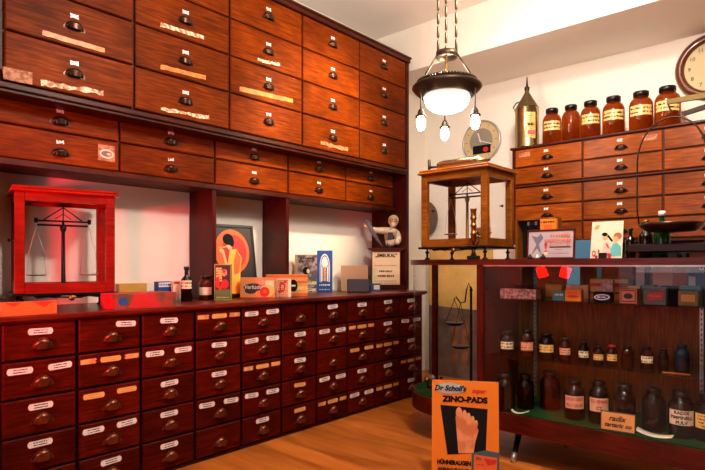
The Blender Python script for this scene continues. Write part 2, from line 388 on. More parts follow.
# ------------------------------------------------------------------ room shell
XL, YB, ZC = -3.42, 5.06, 3.37
XR, YF = 2.3, -1.5
struct(MB().box(XL-.15, XR+.15, YF-.15, YB+.15, -.08, 0, M_FLOOR).build('floor'))
struct(MB().box(XL-.15, XR+.15, YF-.15, YB+.15, ZC, ZC+.1, M_CEIL).build('ceiling'))
struct(MB().box(XL-.15, XL, YF-.15, YB+.15, 0, ZC, M_WALL).build('wall_left'))
struct(MB().box(XL, XR, YB, YB+.15, 0, ZC, M_WALL).build('wall_back'))
struct(MB().box(XR, XR+.15, YF-.15, YB+.15, 0, ZC, M_WALLD).build('wall_right'))
wf = MB(); wf.box(XL, -2.2, YF-.15, YF, 0, ZC, M_WALLD); wf.box(1.0, XR, YF-.15, YF, 0, ZC, M_WALLD)
wf.box(-2.2, 1.0, YF-.15, YF, 0, .8, M_WALLD); wf.box(-2.2, 1.0, YF-.15, YF, 2.7, ZC, M_WALLD)
struct(wf.build('wall_front'))
wn = MB()
for x in (-2.2, -.64, .94): wn.box(x, x+.06, YF-.1, YF-.04, .8, 2.7, W_CASEV)
wn.box(-2.14, 1.0, YF-.1, YF-.04, .8, .86, W_CASE); wn.box(-2.14, 1.0, YF-.1, YF-.04, 2.64, 2.7, W_CASE)
wo = struct(wn.build('window_1'))
g = MB().box(-2.14, .94, YF-.075, YF-.07, .86, 2.64, M_GLASS).build('window_pane', wo)
# lowered soffit along the back wall
struct(MB().box(XL, XR, 4.22, YB, 2.965, ZC, M_WALL).build('trim_1'))

# ------------------------------------------------------------------ drawers and pulls
def cup_pull(w, h, d, mat, plate=True):
    m = MB(); n = 14; k = 6; vs = []
    for j in range(k+1):
        ph = PI/2*j/k
        for i in range(n+1):
            th = PI*i/n
            vs.append((w/2*math.cos(th)*(math.cos(ph)*.3+.7)*(1 if j < k else .96), -d*math.sin(ph)*max(.12, math.sin(th))**.5, h*math.sin(th)*(.55+.45*math.cos(ph))-h*.35))
    fs = [(j*(n+1)+i, j*(n+1)+i+1, (j+1)*(n+1)+i+1, (j+1)*(n+1)+i) for j in range(k) for i in range(n)]
    m.add(vs, fs, mat, True)
    # closed lip from the rim down to a straight lower edge
    b = k*(n+1)
    rim = [vs[b+i] for i in range(n+1)]
    m.add(rim+[(x, y*.92, -h*.42) for x, y, z in rim], [(i, i+1, n+2+i, n+1+i) for i in range(n)], mat, True)
    if plate: m.prism([(w*.58*math.cos(a), h*.86*math.sin(a)-h*.42 if math.sin(a) > 0 else -h*.46) for a in [PI*i/16 for i in range(17)]], -.0015, .0005, mat)
    return m
def drawer_mesh(w, h, mat, t=.02):
    m = MB(); c = .005
    vs = [(-w/2, 0, -h/2), (w/2, 0, -h/2), (w/2, 0, h/2), (-w/2, 0, h/2),
          (-w/2, -t+c, -h/2), (w/2, -t+c, -h/2), (w/2, -t+c, h/2), (-w/2, -t+c, h/2),
          (-w/2+c, -t, -h/2+c), (w/2-c, -t, -h/2+c), (w/2-c, -t, h/2-c), (-w/2+c, -t, h/2-c)]
    fs = [(0, 3, 2, 1)]+[(a, (a+1) % 4, 4+(a+1) % 4, 4+a) for a in range(4)]+[(4+a, 4+(a+1) % 4, 8+(a+1) % 4, 8+a) for a in range(4)]+[(8, 9, 10, 11)]
    return m.add(vs, fs, mat)
class Proto:
    """mesh made once, linked many times"""
    def __init__(s, mb, name):
        o = mb.build(name); s.me = o.data; s.name = name; D.objects.remove(o)
    def put(s, parent, loc, rot=(0, 0, 0), sc=(1, 1, 1)):
        o = D.objects.new(s.name, s.me); COL.objects.link(o); o.parent = parent; o.location = loc; o.rotation_euler = rot; o.scale = sc
        return o
def oblong(w, h):
    r = h*.42; p = []
    for cx, a0 in ((w/2-r, -60), (-(w/2-r), 120)):
        for i in range(7):
            a = math.radians(a0+i*20); p.append((cx+r*math.cos(a)*1.1, h/2*math.sin(a)))
    return p
P_PLATE = Proto(MB().prism(oblong(.105, .034), -.0025, 0, M_ENAMEL), 'label_plate')
P_PLATEY = Proto(MB().prism(oblong(.104, .031), -.0025, 0, M_ENAMELY), 'label_plate')
P_STRIP = Proto(MB().prism([(-.042, -.013), (.028, -.014), (.036, -.008), (.028, -.001), (.038, .005), (.03, .012), (-.042, .011)], -.001, 0, M_PAPY), 'paper_strip')
P_TAG = Proto(MB().prism([(-.021, -.012), (-.006, -.009), (.006, -.009), (.021, -.012), (.021, .012), (.006, .009), (-.006, .009), (-.021, .012)], -.002, 0, M_TAG), 'number_plate')

# ------------------------------------------------------------------ lower apothecary chest along the left wall
XC = -2.80; HC = .92
ch = thing('apothecary_chest', 'long dark mahogany chest of fifty small labelled drawers under the counter on the left', 'drawer cabinet', (XC, 0, 0), PI/2)
y0c = .797; cw = .3292; rh = .1735; zt = .885
MB().box(y0c-.03, y0c+10*cw+.03, .012, .60, 0, .8845, W_LOWB).build('body', ch)
MB().box(y0c-.03, y0c+10*cw+.03, -.002, .012, 0, .017, W_LOWB).build('plinth', ch)
P_DL = Proto(drawer_mesh(cw-.017, rh-.011, W_LOW), 'drawer')
P_CL = Proto(cup_pull(.088, .050, .030, M_CUPL), 'handle')
lab = ["1R3Y1", "2T2YD", "1Y12 ", "11", "1"]
spec = [['1', '2', '1', '1', '1'], ['R', 'Y', 'D', '2', '1'], ['1', '2', '1', '1', '1'], ['Y', '1', '1', '2', ''], ['2', '2', 'Y', '2', '1'],
        ['', '1', '1', 'y', 'y'], ['1', '2', '', '2', 'Y'], ['1', 'Y', 'D', '1', '2'], ['1', '1', 'Y', '1', 'Y'], ['1', '2', '1', 'Y', '1']]
def lowdrawer(c, r):
    cx = y0c+(c+.5)*cw; cz = zt-(r+.5)*rh
    d = P_DL.put(ch, (cx, .012, cz))
    P_CL.put(d, (.006, -.02, -.017))
    k = spec[c][r]; zz = .045; R = lambda: random.uniform(-.003, .003); T = lambda: (0, random.uniform(-.05, .05), 0)
    if k == '1': P_PLATE.put(d, (R(), -.02, zz+R()), T())
    if k == 'R': P_PLATE.put(d, (.08, -.02, zz+R()), T())
    if k == '2':
        P_PLATE.put(d, (-.087, -.02, zz+R()), T()); P_PLATE.put(d, (.085, -.02, zz+R()), T())
    if k == 'y': P_PLATEY.put(d, (0, -.02, zz+R()), T())
    if k == 'Y':
        P_STRIP.put(d, (-.108, -.0204, zz+.002)); P_PLATEY.put(d, (0, -.02, zz+.001)); P_STRIP.put(d, (.108, -.0204, zz+.001), (0, PI, 0), (1, -1, 1))
    if k == 'D':
        q = P_PLATE if (c == 2) else P_PLATEY
        P_PLATEY.put(d, (-.085, -.02, zz)); P_PLATEY.put(d, (.085, -.02, zz+.003))
for c in range(10):
    for r in range(5): lowdrawer(c, r)
# counter top
ct = MB(); ct.box(y0c-.08, y0c+10*cw+.05, -.035, .615, .893, HC, W_TOP, .006); ct.box(y0c-.05, y0c+10*cw+.04, -.015, .6, .885, .893, W_TOP)
tag(ct.build('countertop', None, (XC, 0, 0), (0, 0, PI/2)), 'continuous reddish mahogany worktop over the long chest of drawers', 'countertop')

# ------------------------------------------------------------------ upper drawer cabinet on the left wall
XU = -3.0; XS = XU-.134
up = thing('wall_drawer_cabinet', 'tall oak cabinet of large drawers rising to the ceiling above the left counter', 'drawer cabinet', (XU, 0, HC), PI/2)
ya = .866; uw = .652; yb = ya+5*uw; zb = 2.035; uh = .245
q = MB(); q.box(ya-.05, yb+.012, .012, .415, 1.99-HC, 3.03-HC, W_UPB); q.build('upper_body', up)
q = MB(); q.box(ya-.06, yb+.05, -.025, .41, 3.015-HC, 3.05-HC, W_UPB, .004); q.box(ya-.06, yb+.055, -.035, .41, 3.05-HC, 3.068-HC, W_UPB, .004); q.build('cornice', up)
q = MB(); q.box(ya-.06, yb+.015, -.022, .15, 1.996-HC, 2.026-HC, W_UPB, .005); q.box(ya-.06, yb+.012, -.008, .15, 1.98-HC, 1.996-HC, W_UPB, .003); q.build('moulding', up)
q = MB(); q.box(ya-.05, yb+.012, .146, .41, 1.688-HC, 1.99-HC, W_UPB); q.build('lower_body', up)
q = MB(); q.box(ya-.05, yb+.012, .12, .41, 1.655-HC, 1.688-HC, W_UPB, .003); q.build('bottom_shelf', up)
for yy in (ya-.05, 2.133, 2.785):
    MB().box(yy, yy+.03, .134, .41, .001, 1.655-HC, W_PART).build('partition', up)
MB().box(yb+.012, yb+.05, -.004, .41, .001, 3.02-HC, W_PART).build('end_panel', up)
P_DU = Proto(drawer_mesh(uw-.014, uh-.01, W_UP), 'drawer')
P_DS = Proto(drawer_mesh(uw-.014, .1735-.01, W_UP), 'drawer')
P_CU = Proto(cup_pull(.096, .044, .028, M_CUP), 'handle')
UD = {}
for c in range(5):
    cy = ya+(c+.5)*uw
    for r in range(4):
        cz = zb+(3-r+.5)*uh-HC
        d = P_DU.put(up, (cy, .012, cz)); UD[(c, r)] = (d, cy, cz)
        P_CU.put(d, (.0, -.02, -.008)); P_TAG.put(d, (0, -.02, .045), (0, random.uniform(-.1, .1), 0))
    for r in range(2):
        cz = 1.688+(1-r+.5)*.1735-HC
        d = P_DS.put(up, (cy-.02, .146, cz)); UD[(c, 4+r)] = (d, cy-.02, cz)
        P_CU.put(d, (0, -.02, -.025 if r else -.03), sc=(.95, 1, .9)); P_TAG.put(d, (0, -.02, .033 if r else .024), (0, random.uniform(-.1, .1), 0), (.9, 1, .8))
def remnant(key, px0, py0, px1, py1, hpx, mat, nm='paper_remnant', rag=.25):
    d, cy, cz = UD[key]; X = XU if key[1] < 4 else XS
    a = at_x(px0, X); b = at_x(px1, X)
    za = zof(py0, X, a); zb_ = zof(py1, X, b); h = hpx*dep(X, (a+b)/2)/F
    n = 14; top = []; bot = []
    for i in range(n+1):
        t = i/n; y = a+(b-a)*t-cy; z = za+(zb_-za)*t-HC-cz
        top.append((y, z+h/2*(1-rag*random.random()))); bot.append((y+random.uniform(-.004, .004), z-h/2*(1-rag*random.random())))
    MB().prism(bot+top[::-1], -.0012, 0, mat).build(nm, d, (0, -.02, 0))
remnant((0, 3), 40, 83, 103, 93.5, 7, M_PAPW, rag=.7)
remnant((0, 3), 2, 73, 32, 79, 13, M_PAPT, rag=.1)
remnant((0, 2), 42, 33, 104, 51, 5.5, M_PAPO)
remnant((1, 3), 160, 109, 208, 118, 5, M_PAPW, rag=.6)
remnant((1, 2), 160, 67, 205, 78, 5, M_PAPO)
remnant((1, 1), 160, 25, 203, 38, 4.5, M_PAPW, rag=.3)
remnant((2, 2), 239, 89, 292, 101, 5, M_PAPO)
remnant((2, 1), 257, 60, 279, 65, 4, M_PAPW, rag=.6)
remnant((3, 3), 320, 143, 347, 150, 5, M_PAPT, rag=.6)
d, cy, cz = UD[(0, 5)]
stx = at_x(106, XS)-cy; st = MB(); st.box(stx-.048, stx+.048, -.001, 0, -.045, .045, M_PAPT)
sk = st.build('sticker', d, (0, -.02, .012))
art([(M_LABW, ell(.5, .45, .42, .3)), (M_RED, ell(.5, .45, .33, .18)), (M_TEAL, ell(.38, .47, .12, .09)), (M_LABW, ell(.62, .44, .14, .07))], stx-.048, -.045, .096, .09, 'emblem', sk, y=-.0014)

# ------------------------------------------------------------------ glazed apothecary balances
def balance(name, label, loc, rotz, W, Dp, H, wd, frame_c, part_c):
    t = thing(name, label, 'balance', loc, rotz)
    # local: x 0..W, y 0 (front)..Dp, z 0 table
    zf = .085; b = .045
    m = MB(); m.box(-.015, W+.015, -.015, Dp+.015, zf-.014, zf, M_DARK, .003); m.build('base_plate', t)
    for x in (.03, W-.03):
        for y in (.03, Dp-.03):
            MB().lathe([(.001, 0), (.017, 0), (.017, .008), (.008, .014), (.007, .04), (.014, .045), (.014, .052), (.006, .058), (.006, zf-.014), (.001, zf-.014)], M_DARK, (x, y, 0), 14).build('levelling_foot', t)
    for x0 in (.08, W-.2): MB().prism([(x0, zf-.014), (x0+.13, zf-.014), (x0+.11, zf-.028), (x0+.07, zf-.022), (x0+.02, zf-.028)], .0, .01, M_DARK).build('scroll_bracket', t)
    f = MB()
    for x in (0, W-b):
        for y in (0, Dp-b*.8): f.box(x, x+b, y, y+b*.8, zf, H-.03, wd, .003)
    for z0, z1 in ((zf, zf+.05), (H-.075, H-.03)):
        f.box(b, W-b, .001, .03, z0, z1, wd); f.box(b, W-b, Dp-.03, Dp-.001, z0, z1, wd)
        f.box(.002, .03, b*.8, Dp-b*.8, z0, z1, wd); f.box(W-.03, W-.002, b*.8, Dp-b*.8, z0, z1, wd)
    f.box(.003, W-.003, .003, Dp-.003, zf, zf+.012, wd)
    f.build('case_frame', t)
    r = MB(); r.box(-.02, W+.02, -.02, Dp+.02, H-.03, H-.016, wd, .004); r.box(-.012, W+.012, -.012, Dp+.012, H-.016, H, wd, .005)
    r.box(.02, W-.02, .02, Dp-.02, H-.034, H-.03, wd); r.build('roof', t)
    g = MB(); g.box(b, W-b, .013, .016, zf+.05, H-.075, M_GLASS); g.build('front_pane', t)
    MB().box(b, W-b, Dp-.017, Dp-.014, zf+.05, H-.075, M_GLASS).build('back_pane', t)
    for x in (.014, W-.017): MB().box(x, x+.003, b*.8, Dp-b*.8, zf+.05, H-.075, M_GLASS).build('side_pane', t)
    kb = MB(); kb.lathe([(.001, 0), (.004, 0), (.004, .012), (.009, .016), (.009, .022), (.001, .026)], M_DARK, (0, 0, 0), 12, axis='x')
    kb.build('knob', t, (W+.0, Dp*.45, (zf+H)/2)); kb.build('knob', t, (0, Dp*.45, (zf+H)/2), (0, 0, PI))
    # balance inside
    cx = W*.5; cy = Dp*.5; hz = zf+(H-zf)*.70
    MB().lathe([(.001, zf+.012), (.03, zf+.012), (.03, zf+.02), (.011, zf+.03), (.009, hz-.06), (.016, hz-.045), (.016, hz-.03), (.007, hz-.02), (.006, hz), (.001, hz)], part_c, (cx, cy, 0), 16).build('column', t)
    h = .13; bm = MB()
    bm.tube([(cx-h, cy, hz), (cx+h, cy, hz)], .0045, frame_c)
    bm.tube([(cx-h*.72, cy, hz+.005), (cx, cy, hz+.075), (cx+h*.72, cy, hz+.005)], .0032, frame_c)
    bm.tube([(cx, cy, hz+.004), (cx, cy, hz+.085)], .003, frame_c)
    bm.tube([(cx-h*.3, cy, hz+.012), (cx, cy, hz+.04), (cx+h*.3, cy, hz+.012)], .002, frame_c)
    for s in (-1, 1): bm.box(cx+s*h-.008, cx+s*h+.008, cy-.012, cy+.012, hz-.012, hz+.014, frame_c, .002)
    bm.box(cx-h*.95, cx+h*.95, cy-.008, cy+.008, hz-.028, hz-.018, frame_c)
    bm.build('beam', t)
    pn = MB(); pn.tube([(cx, cy-.012, hz), (cx+.01, cy-.014, zf+.05)], [.002, .001], frame_c); pn.build('pointer', t)
    for s in (-1, 1):
        zp = zf+.09; x = cx+s*h*.98
        hp = MB(); hp.tube([(x, cy, hz-.01), (x, cy, hz-.03), (x-.035, cy, zp+.12), (x-.045, cy, zp)], .0013, M_STEEL, 6); hp.tube([(x, cy, hz-.03), (x+.035, cy, zp+.12), (x+.045, cy, zp)], .0013, M_STEEL, 6)
        hp.lathe([(.001, 0), (.04, .001), (.05, .008), (.049, .009), (.001, .003)], M_STEEL, (x, cy, zp-.004), 20); hp.build('weighing_pan', t)
    kn = MB(); kn.lathe([(.001, -.03), (.013, -.03), (.016, -.022), (.013, -.016), (.005, -.012), (.005, .02)], M_BRASS, (cx+.02, -.005, zf-.026), 16, axis='y')
    kn.tube([(cx-.05, -.02, zf-.02), (cx+.07, -.02, zf-.026)], .004, M_DARK); kn.build('release_knob', t)
    return t
# left one: stands on the counter
th_l = math.radians(76)
bl = balance('analytical_balance', 'glazed dark red wooden balance case with black lever scale on the left counter', (-3.087, .942, HC), th_l, .47, .30, .632, W_BALR, M_DARK, M_DARK)

# ------------------------------------------------------------------ display case
YD = 3.0; YDB = 3.56; xl = -2.32; rc = .40; xr = -.2; ZT = 1.185; ZD = .285
case = thing('display_case', 'mahogany and glass shop display case with curved glass corner and jars inside', 'display case', (0, 0, 0))
def outline(ins=0.0, n=16, x1=None):
    x1 = xr-ins if x1 is None else x1; r = rc-ins; c = (xl+rc, YD+rc)
    p = [(x1, YDB-ins), (xl+ins, YDB-ins)]
    for i in range(n+1):
        a = PI+PI/2*i/n; p.append((c[0]+r*math.cos(a), c[1]+r*math.sin(a)))
    p.append((x1, YD+ins)); return p
xp = -1.627
MB().prism(outline(0), .178, ZD, W_CASE, 'z').build('base_apron', case)
MB().prism(outline(.012), ZD, ZD+.004, M_GREENF, 'z').build('felt_lining', case)
# top frame: outer ring
def ring(o1, o2, z0, z1, m):
    a = outline(o1); b = outline(o2); n = len(a); mb = MB()
    vs = [(x, y, z0) for x, y in a]+[(x, y, z0) for x, y in b]+[(x, y, z1) for x, y in a]+[(x, y, z1) for x, y in b]
    fs = []
    for i in range(n):
        j = (i+1) % n
        fs += [(i, j, n+j, n+i), (2*n+i, 3*n+i, 3*n+j, 2*n+j), (i, 2*n+i, 2*n+j, j), (n+i, n+j, 3*n+j, 3*n+i)]
    return mb.add(vs, fs, m)
ring(-.012, .05, ZT-.035, ZT, W_CASE).build('top_frame', case)
MB().prism(outline(.045), ZT-.012, ZT-.004, W_CASE, 'z').build('top_board', case)
m = MB(); m.box(xp-.022, xp+.022, YD-.004, YD+.03, ZD, ZT-.035, W_CASEV, .003); m.build('front_post', case)
m = MB(); m.box(xl+.01, xl+.045, YDB-.045, YDB-.01, ZD, ZT-.035, W_CASEV); m.build('corner_post', case)
m = MB(); m.box(xp-.02, xp+.0, YD+.03, YDB-.02, ZD, ZT-.035, W_CASEV); m.build('divider_panel', case)
# curved glass
mb = MB(); n = 20; pts = [(xp-.02, YD+.01)]+[(xl+rc+(rc-.01)*math.cos(a), YD+rc+(rc-.01)*math.sin(a)) for a in [1.5*PI-PI/2*i/n for i in range(n+1)]]+[(xl+.01, YDB-.05)]
vs = [(x, y, z) for z in (ZD, ZT-.035) for x, y in pts]; k = len(pts)
mb.add(vs, [(i, i+1, k+i+1, k+i) for i in range(k-1)], M_GLASS, True); mb.build('curved_glass', case)
MB().box(xp+.022, -.85, YD+.008, YD+.012, ZD, ZT-.035, M_GLASS).build('sliding_pane', case)
MB().box(-.87, xr-.02, YD+.016, YD+.02, ZD, ZT-.035, M_GLASS).build('sliding_pane', case)
MB().box(xp+.02, xr, YD+.002, YD+.024, ZT-.043, ZT-.035, M_STEEL).build('top_track', case)
# back: wooden panel with an open glazed band above
m = MB(); m.box(xp, xr, YDB-.03, YDB-.015, ZD, 1.0, W_CPAN); m.build('back_panel', case)
m = MB()
for x in (-1.60, -1.22, -.92, -.55): m.box(x, x+.1, YDB-.03, YDB-.015, 1.0, ZT-.035, W_CPAN)
m.build('back_stile', case)
MB().box(xr-.02, xr, YD+.02, YDB, ZD, ZT-.035, W_CPAN).build('end_panel', case)
# slotted shelf standards and glass shelves
for px in (534, 701):
    x = at_y(px, YDB-.06); s = MB(); s.box(x-.009, x+.009, YDB-.045, YDB-.03, ZD, ZT-.05, M_STEEL)
    for i in range(30): s.box(x-.003, x+.003, YDB-.0455, YDB-.045, ZD+.03+i*.028, ZD+.042+i*.028, M_DARK)
    s.build('shelf_standard', case)
for z, yb_ in ((.95, YDB-.05), (.607, YDB-.05)):
    MB().box(xp+.03, xr-.02, YD+.06, yb_, z-.006, z, M_GLASSB, .001).build('glass_shelf', case)
for lx, ly, dx, dy in ((at_y(520, 3.12), 3.12, -.0, -.1), (-.45, 3.12, 0, -.1), (-2.0, 3.4, -.05, .05), (-.45, 3.45, 0, .05), (-1.3, 3.45, 0, .05)):
    l = MB(); l.tube([(lx, ly, .178), (lx+dx*.7, ly+dy*.7, .05), (lx+dx, ly+dy, 0)], [.02, .014, .013], M_DARK, 12); l.tube([(lx+dx*.7, ly+dy*.7, .05), (lx+dx, ly+dy, .0)], .0145, M_STEEL, 12); l.build('leg', case)

# right balance on the case
b2 = balance('analytical_balance', 'glazed honey oak balance case standing on the display case under the lamp', (at_y(487, 3.1)-.49, 3.1, ZT), 0, .49, .376, .60, W_BALO, M_DARK, M_BRASS)
cd_ = thing('orange_reflection', 'orange and dark reflection built as a card inside the honey oak balance case', 'card', (-1.80, 3.36, ZT+.098), math.radians(25))  # reflection in the balance glass, modelled as a small coloured card
m = MB(); m.box(-.05, .05, 0, .004, 0, .12, M_ORINK); m.prism(rect(-.035, .035, .04, .09), -.001, 0, M_INK); m.prism(rect(-.03, .03, .058, .064), -.0015, -.001, M_WHITE); m.prism(rect(-.035, .035, .016, .024), -.001, 0, M_REDINK); m.build('card_panel', cd_)

# ------------------------------------------------------------------ cabinet on the back wall
Y1 = 4.6; k = 1.082
xa = at_y(515, Y1); bw = .54*k; bt = 1.15+.957*k
cb = thing('back_drawer_cabinet', 'warm brown cabinet of wide drawers at the back wall carrying amber jars', 'drawer cabinet', (0, Y1, 0))
rows = [(1.937, 2.085), (1.797, 1.937), (1.627, 1.775), (1.482, 1.627), (1.335, 1.482)]
rows = [(1.15+(a-1.15)*k, 1.15+(b-1.15)*k) for a, b in rows]
m = MB(); m.box(xa-.03, xa+3*bw+.03, .012, .44, rows[-1][0]-.02, bt-.015, W_BACKB); m.build('upper_body', cb)
m = MB(); m.box(xa-.045, xa+3*bw+.045, -.012, .45, bt-.018, bt, W_BACKB, .004); m.build('top_board', cb)
m = MB(); m.box(xa-.03, xa+3*bw+.03, -.012, .012, rows[1][0]-.019, rows[1][0]-.003, W_BACKB, .003); m.build('middle_rail', cb)
m = MB(); m.box(xa-.03, xa+3*bw+.03, .14, .44, 0, rows[-1][0]-.02, W_BACKB); m.build('lower_body', cb)
m = MB(); m.box(xa-.03, xa+3*bw+.03, -.15, .44, .86, .9, W_BACKB, .004); m.build('shelf_board', cb)
P_CB = Proto(cup_pull(.095, .036, .03, M_CUP), 'handle')
for (z0, z1) in rows:
    P_DB = Proto(drawer_mesh(bw-.014, z1-z0-.012, W_BACK), 'drawer')
    for c in range(3):
        d = P_DB.put(cb, (xa+(c+.5)*bw, .012, (z0+z1)/2))
        P_CB.put(d, (0, -.02, -.016)); P_TAG.put(d, (-.01, -.02, .04), sc=(.9, 1, 1))
        if z1 > 2.1:
            if c < 2: MB().box(-.05, .05, -.001, 0, -.02, .02, M_PAPT).build('paper_remnant', d, (-.2 if c == 0 else .2, -.02, .03))

# ------------------------------------------------------------------ bottles and jars
def vessel(name, label, cat, x, y, z0, h, r, glassm, capm, kind='jar', lab_mat=None, lab=(.35, .65), group=None, words=None, wmat=None):
    t = thing(name, label, cat, (x, y, z0), face_cam(x, y), group)
    if kind == 'jar':
        ch_ = h*.125; nr = r*.56
        prof = [(.001, 0), (r*.9, 0), (r, h*.03), (r, h*.62), (r*.985, h*.68), (r*.93, h*.735), (r*.83, h*.785), (r*.7, h*.825), (nr, h*.85), (nr, h-ch_)]
        cap = [(nr*1.0, h-ch_*1.0), (nr*1.17, h-ch_), (nr*1.2, h*.985), (nr*1.1, h), (.001, h)]
    else:
        nr = r*.34; prof = [(.001, 0), (r*.92, 0), (r, h*.03), (r, h*.56), (r*.86, h*.64), (nr, h*.74), (nr, h*.93)]
        cap = [(nr, h*.9), (nr*1.35, h*.9), (nr*1.35, h*.985), (nr*1.1, h), (.001, h)]
    MB().lathe(prof, glassm, n=28).build('glass_body', t)
    MB().lathe(cap, capm, n=24).build('cap', t)
    if lab_mat:
        a = math.radians(58); z_0, z_1 = h*lab[0], h*lab[1]; mb = MB(); q = (z_1-z_0)/2
        mb.lathe([(r+.0008, -q), (r+.0008, q)], lab_mat, n=16, a0=-PI/2-a, a1=-PI/2+a)
        mb.lathe([(r+.0002, q), (r+.0002, -q)], lab_mat, n=16, a0=-PI/2-a, a1=-PI/2+a)
        lo = mb.build('paper_label', t, (0, 0, (z_0+z_1)/2))
        if words:
            n = len(words)
            for i, wd in enumerate(words):
                hh = min((z_1-z_0)/(n+.4), r*.42); zz = z_1-(z_1-z_0)*(i+.5)/n-(z_0+z_1)/2
                o = text(wd, hh*1.05, wmat or M_INK, lo, (0, 0, 0), bold=.0007)
                for v in o.data.vertices:       # wrap round the glass
                    xx = v.co.x*min(1, r*1.55/(max(abs(u.co.x) for u in o.data.vertices)*1.0+1e-6)) if False else v.co.x
                mxw = max(abs(u.co.x) for u in o.data.vertices); sx = min(1.0, r*.85/mxw)
                for v in o.data.vertices:
                    ang = v.co.x*sx/r; up_ = v.co.y; rr = r+.0014+v.co.z
                    v.co = (rr*math.sin(ang), -rr*math.cos(ang), up_+zz)
                o.rotation_euler = (0, 0, 0)
    return t
jar_data = [(552, 109, 140.5, 18, 1, 'first amber jar beside the gilt tin can, wide pale label, on back cabinet'),
            (571, 105.5, 138, 17.6, 0, 'amber jar without a label on top of the back cabinet'),
            (590.5, 101.5, 136, 18.8, 1, 'amber jar with tilted label, right of the unlabelled jar on back cabinet'),
            (613.5, 97, 133.5, 20.5, 1, 'amber jar with label, fourth from the gilt can on back cabinet'),
            (641, 92, 129.5, 22, 1, 'big amber jar with bright label, second from the right on back cabinet'),
            (667.5, 87, 125, 23.5, 2, 'largest amber jar, behind the brass scale arm on back cabinet')]
for px, yt, ybm, wp, lb, lbl in jar_data:
    Y = Y1+.1; x = at_y(px, Y); dd = dep(x, Y); h = zof(yt, x, Y)-bt; r = wp/2*dd/F
    vessel('apothecary_jar', lbl, 'jar', x, Y, bt, h, r, M_AMBER, M_CAP, 'jar', M_LABJ if lb else None, (.36, .62), 'amber jars on the back cabinet')
# gilt tin can with a spout
Y = Y1+.09; x = at_y(527, Y); dd = dep(x, Y)
t = thing('oil_can', 'tall gilt tin can with conical top and spout left of the amber jars', 'can', (x, Y, bt), face_cam(x, Y))
r = 11.5*dd/F; zs = 110; h1 = zof(109, x, Y)-bt; h2 = zof(93, x, Y)-bt; h3 = zof(77, x, Y)-bt
MB().lathe([(.001, 0), (r, 0), (r*1.02, .006), (r, .012), (r, h1), (r*1.03, h1+.004)], M_TIN, n=32).build('body', t)
MB().lathe([(r, h1), (r*.9, h1+.02), (.02, h2), (.018, h2+.03)], M_SHOUL, n=32).build('shoulder', t)
MB().lathe([(.016, h2+.02), (.022, h2+.025), (.022, h2+.05), (.012, h2+.055), (.008, h2+.08), (.004, h3), (.001, h3)], M_BRONZE, n=16).build('spout', t)
MB().tube([(-r*.95, 0, h1-.02), (-r*1.15, 0, h1+.02), (-r*.9, 0, h1+.06), (-r*.4, 0, h1+.07)], .006, M_BRONZE).build('handle', t)
mb = MB(); mb.lathe([(r+.001, h1*.2), (r+.001, h1*.85)], M_LABY, n=12, a0=-PI/2-.15, a1=-PI/2+.75); mb.build('paper_label', t)
art([(M_REDINK, rect(0, 1, 0, .3))]+scribble(0, 1, .8, .3, M_INK, 5), r*.05, h1*.3, r*.6, h1*.3, 'printed_band', t, y=-r-.004)

# ------------------------------------------------------------------ wall clocks
def clock(label, px, py, rp, wood_frame, cat='clock'):
    Y = YB-.0; x = at_y(px, Y); dd = dep(x, Y); z = zof(py, x, Y); R = rp*dd/F
    t = thing('wall_clock', label, cat, (x, Y, z))
    if wood_frame:
        MB().lathe([(R, 0), (R, -.03), (R*.93, -.055), (R*.82, -.06), (R*.76, -.045), (R*.74, -.03)], M_RIM, n=48, axis='y').build('wooden_rim', t)
        MB().lathe([(.001, -.028), (R*.76, -.028)], M_DIAL, n=40, axis='y').build('dial', t)
        for i, s in enumerate(['12', '1', '2', '3', '4', '5', '6', '7', '8', '9', '10', '11']):
            a = PI/2-i*PI/6; text(s, R*.16, M_INK, t, (R*.6*math.cos(a), -.03, R*.6*math.sin(a)), name='numeral')
    else:
        MB().lathe([(R, 0), (R, -.02), (R*.97, -.03), (R*.93, -.03), (R*.92, -.02)], M_STEEL, n=48, axis='y').build('metal_rim', t)
        MB().lathe([(.001, -.02), (R*.94, -.02)], M_DIAL, n=40, axis='y').build('dial', t)
        MB().lathe([(.001, -.0215), (R*.6, -.0215)], plain('grey dial centre', srgb(150, 140, 125), .5), n=40, axis='y').build('dial_centre', t)
        m = MB(); m.prism(rect(-R*.42, R*.5, -R*.6, -R*.2), -.024, -.022, M_INK); m.prism(ell(R*.25, -R*.42, R*.14, R*.12), -.0255, -.024, M_REDINK); m.build('emblem', t)
        for i in range(12):
            a = PI/2-i*PI/6; mm = MB(); mm.box(-R*.06, R*.06, -.023, -.021, -R*.015, R*.015, M_REDINK)
            mm.build('hour_mark', t, (R*.78*math.cos(a), 0, R*.78*math.sin(a)), (0, -a, 0))
    for nm, ln, wd, a in (('hour_hand', .4, .03, 1.9), ('minute_hand', .6, .02, -.35)):
        mm = MB(); mm.box(-R*.08, R*ln, -.036, -.034, -R*wd, R*wd, M_INK if wood_frame else M_WHITE); mm.build(nm, t, (0, 0, 0), (0, -a, 0))
    return t
clock('round white clock with red hour marks on the back wall below the lamp', 482, 141.5, 21, False)
clock('round clock in a wide dark wooden rim at the top right of the back wall', 713, 66.5, 33, True)

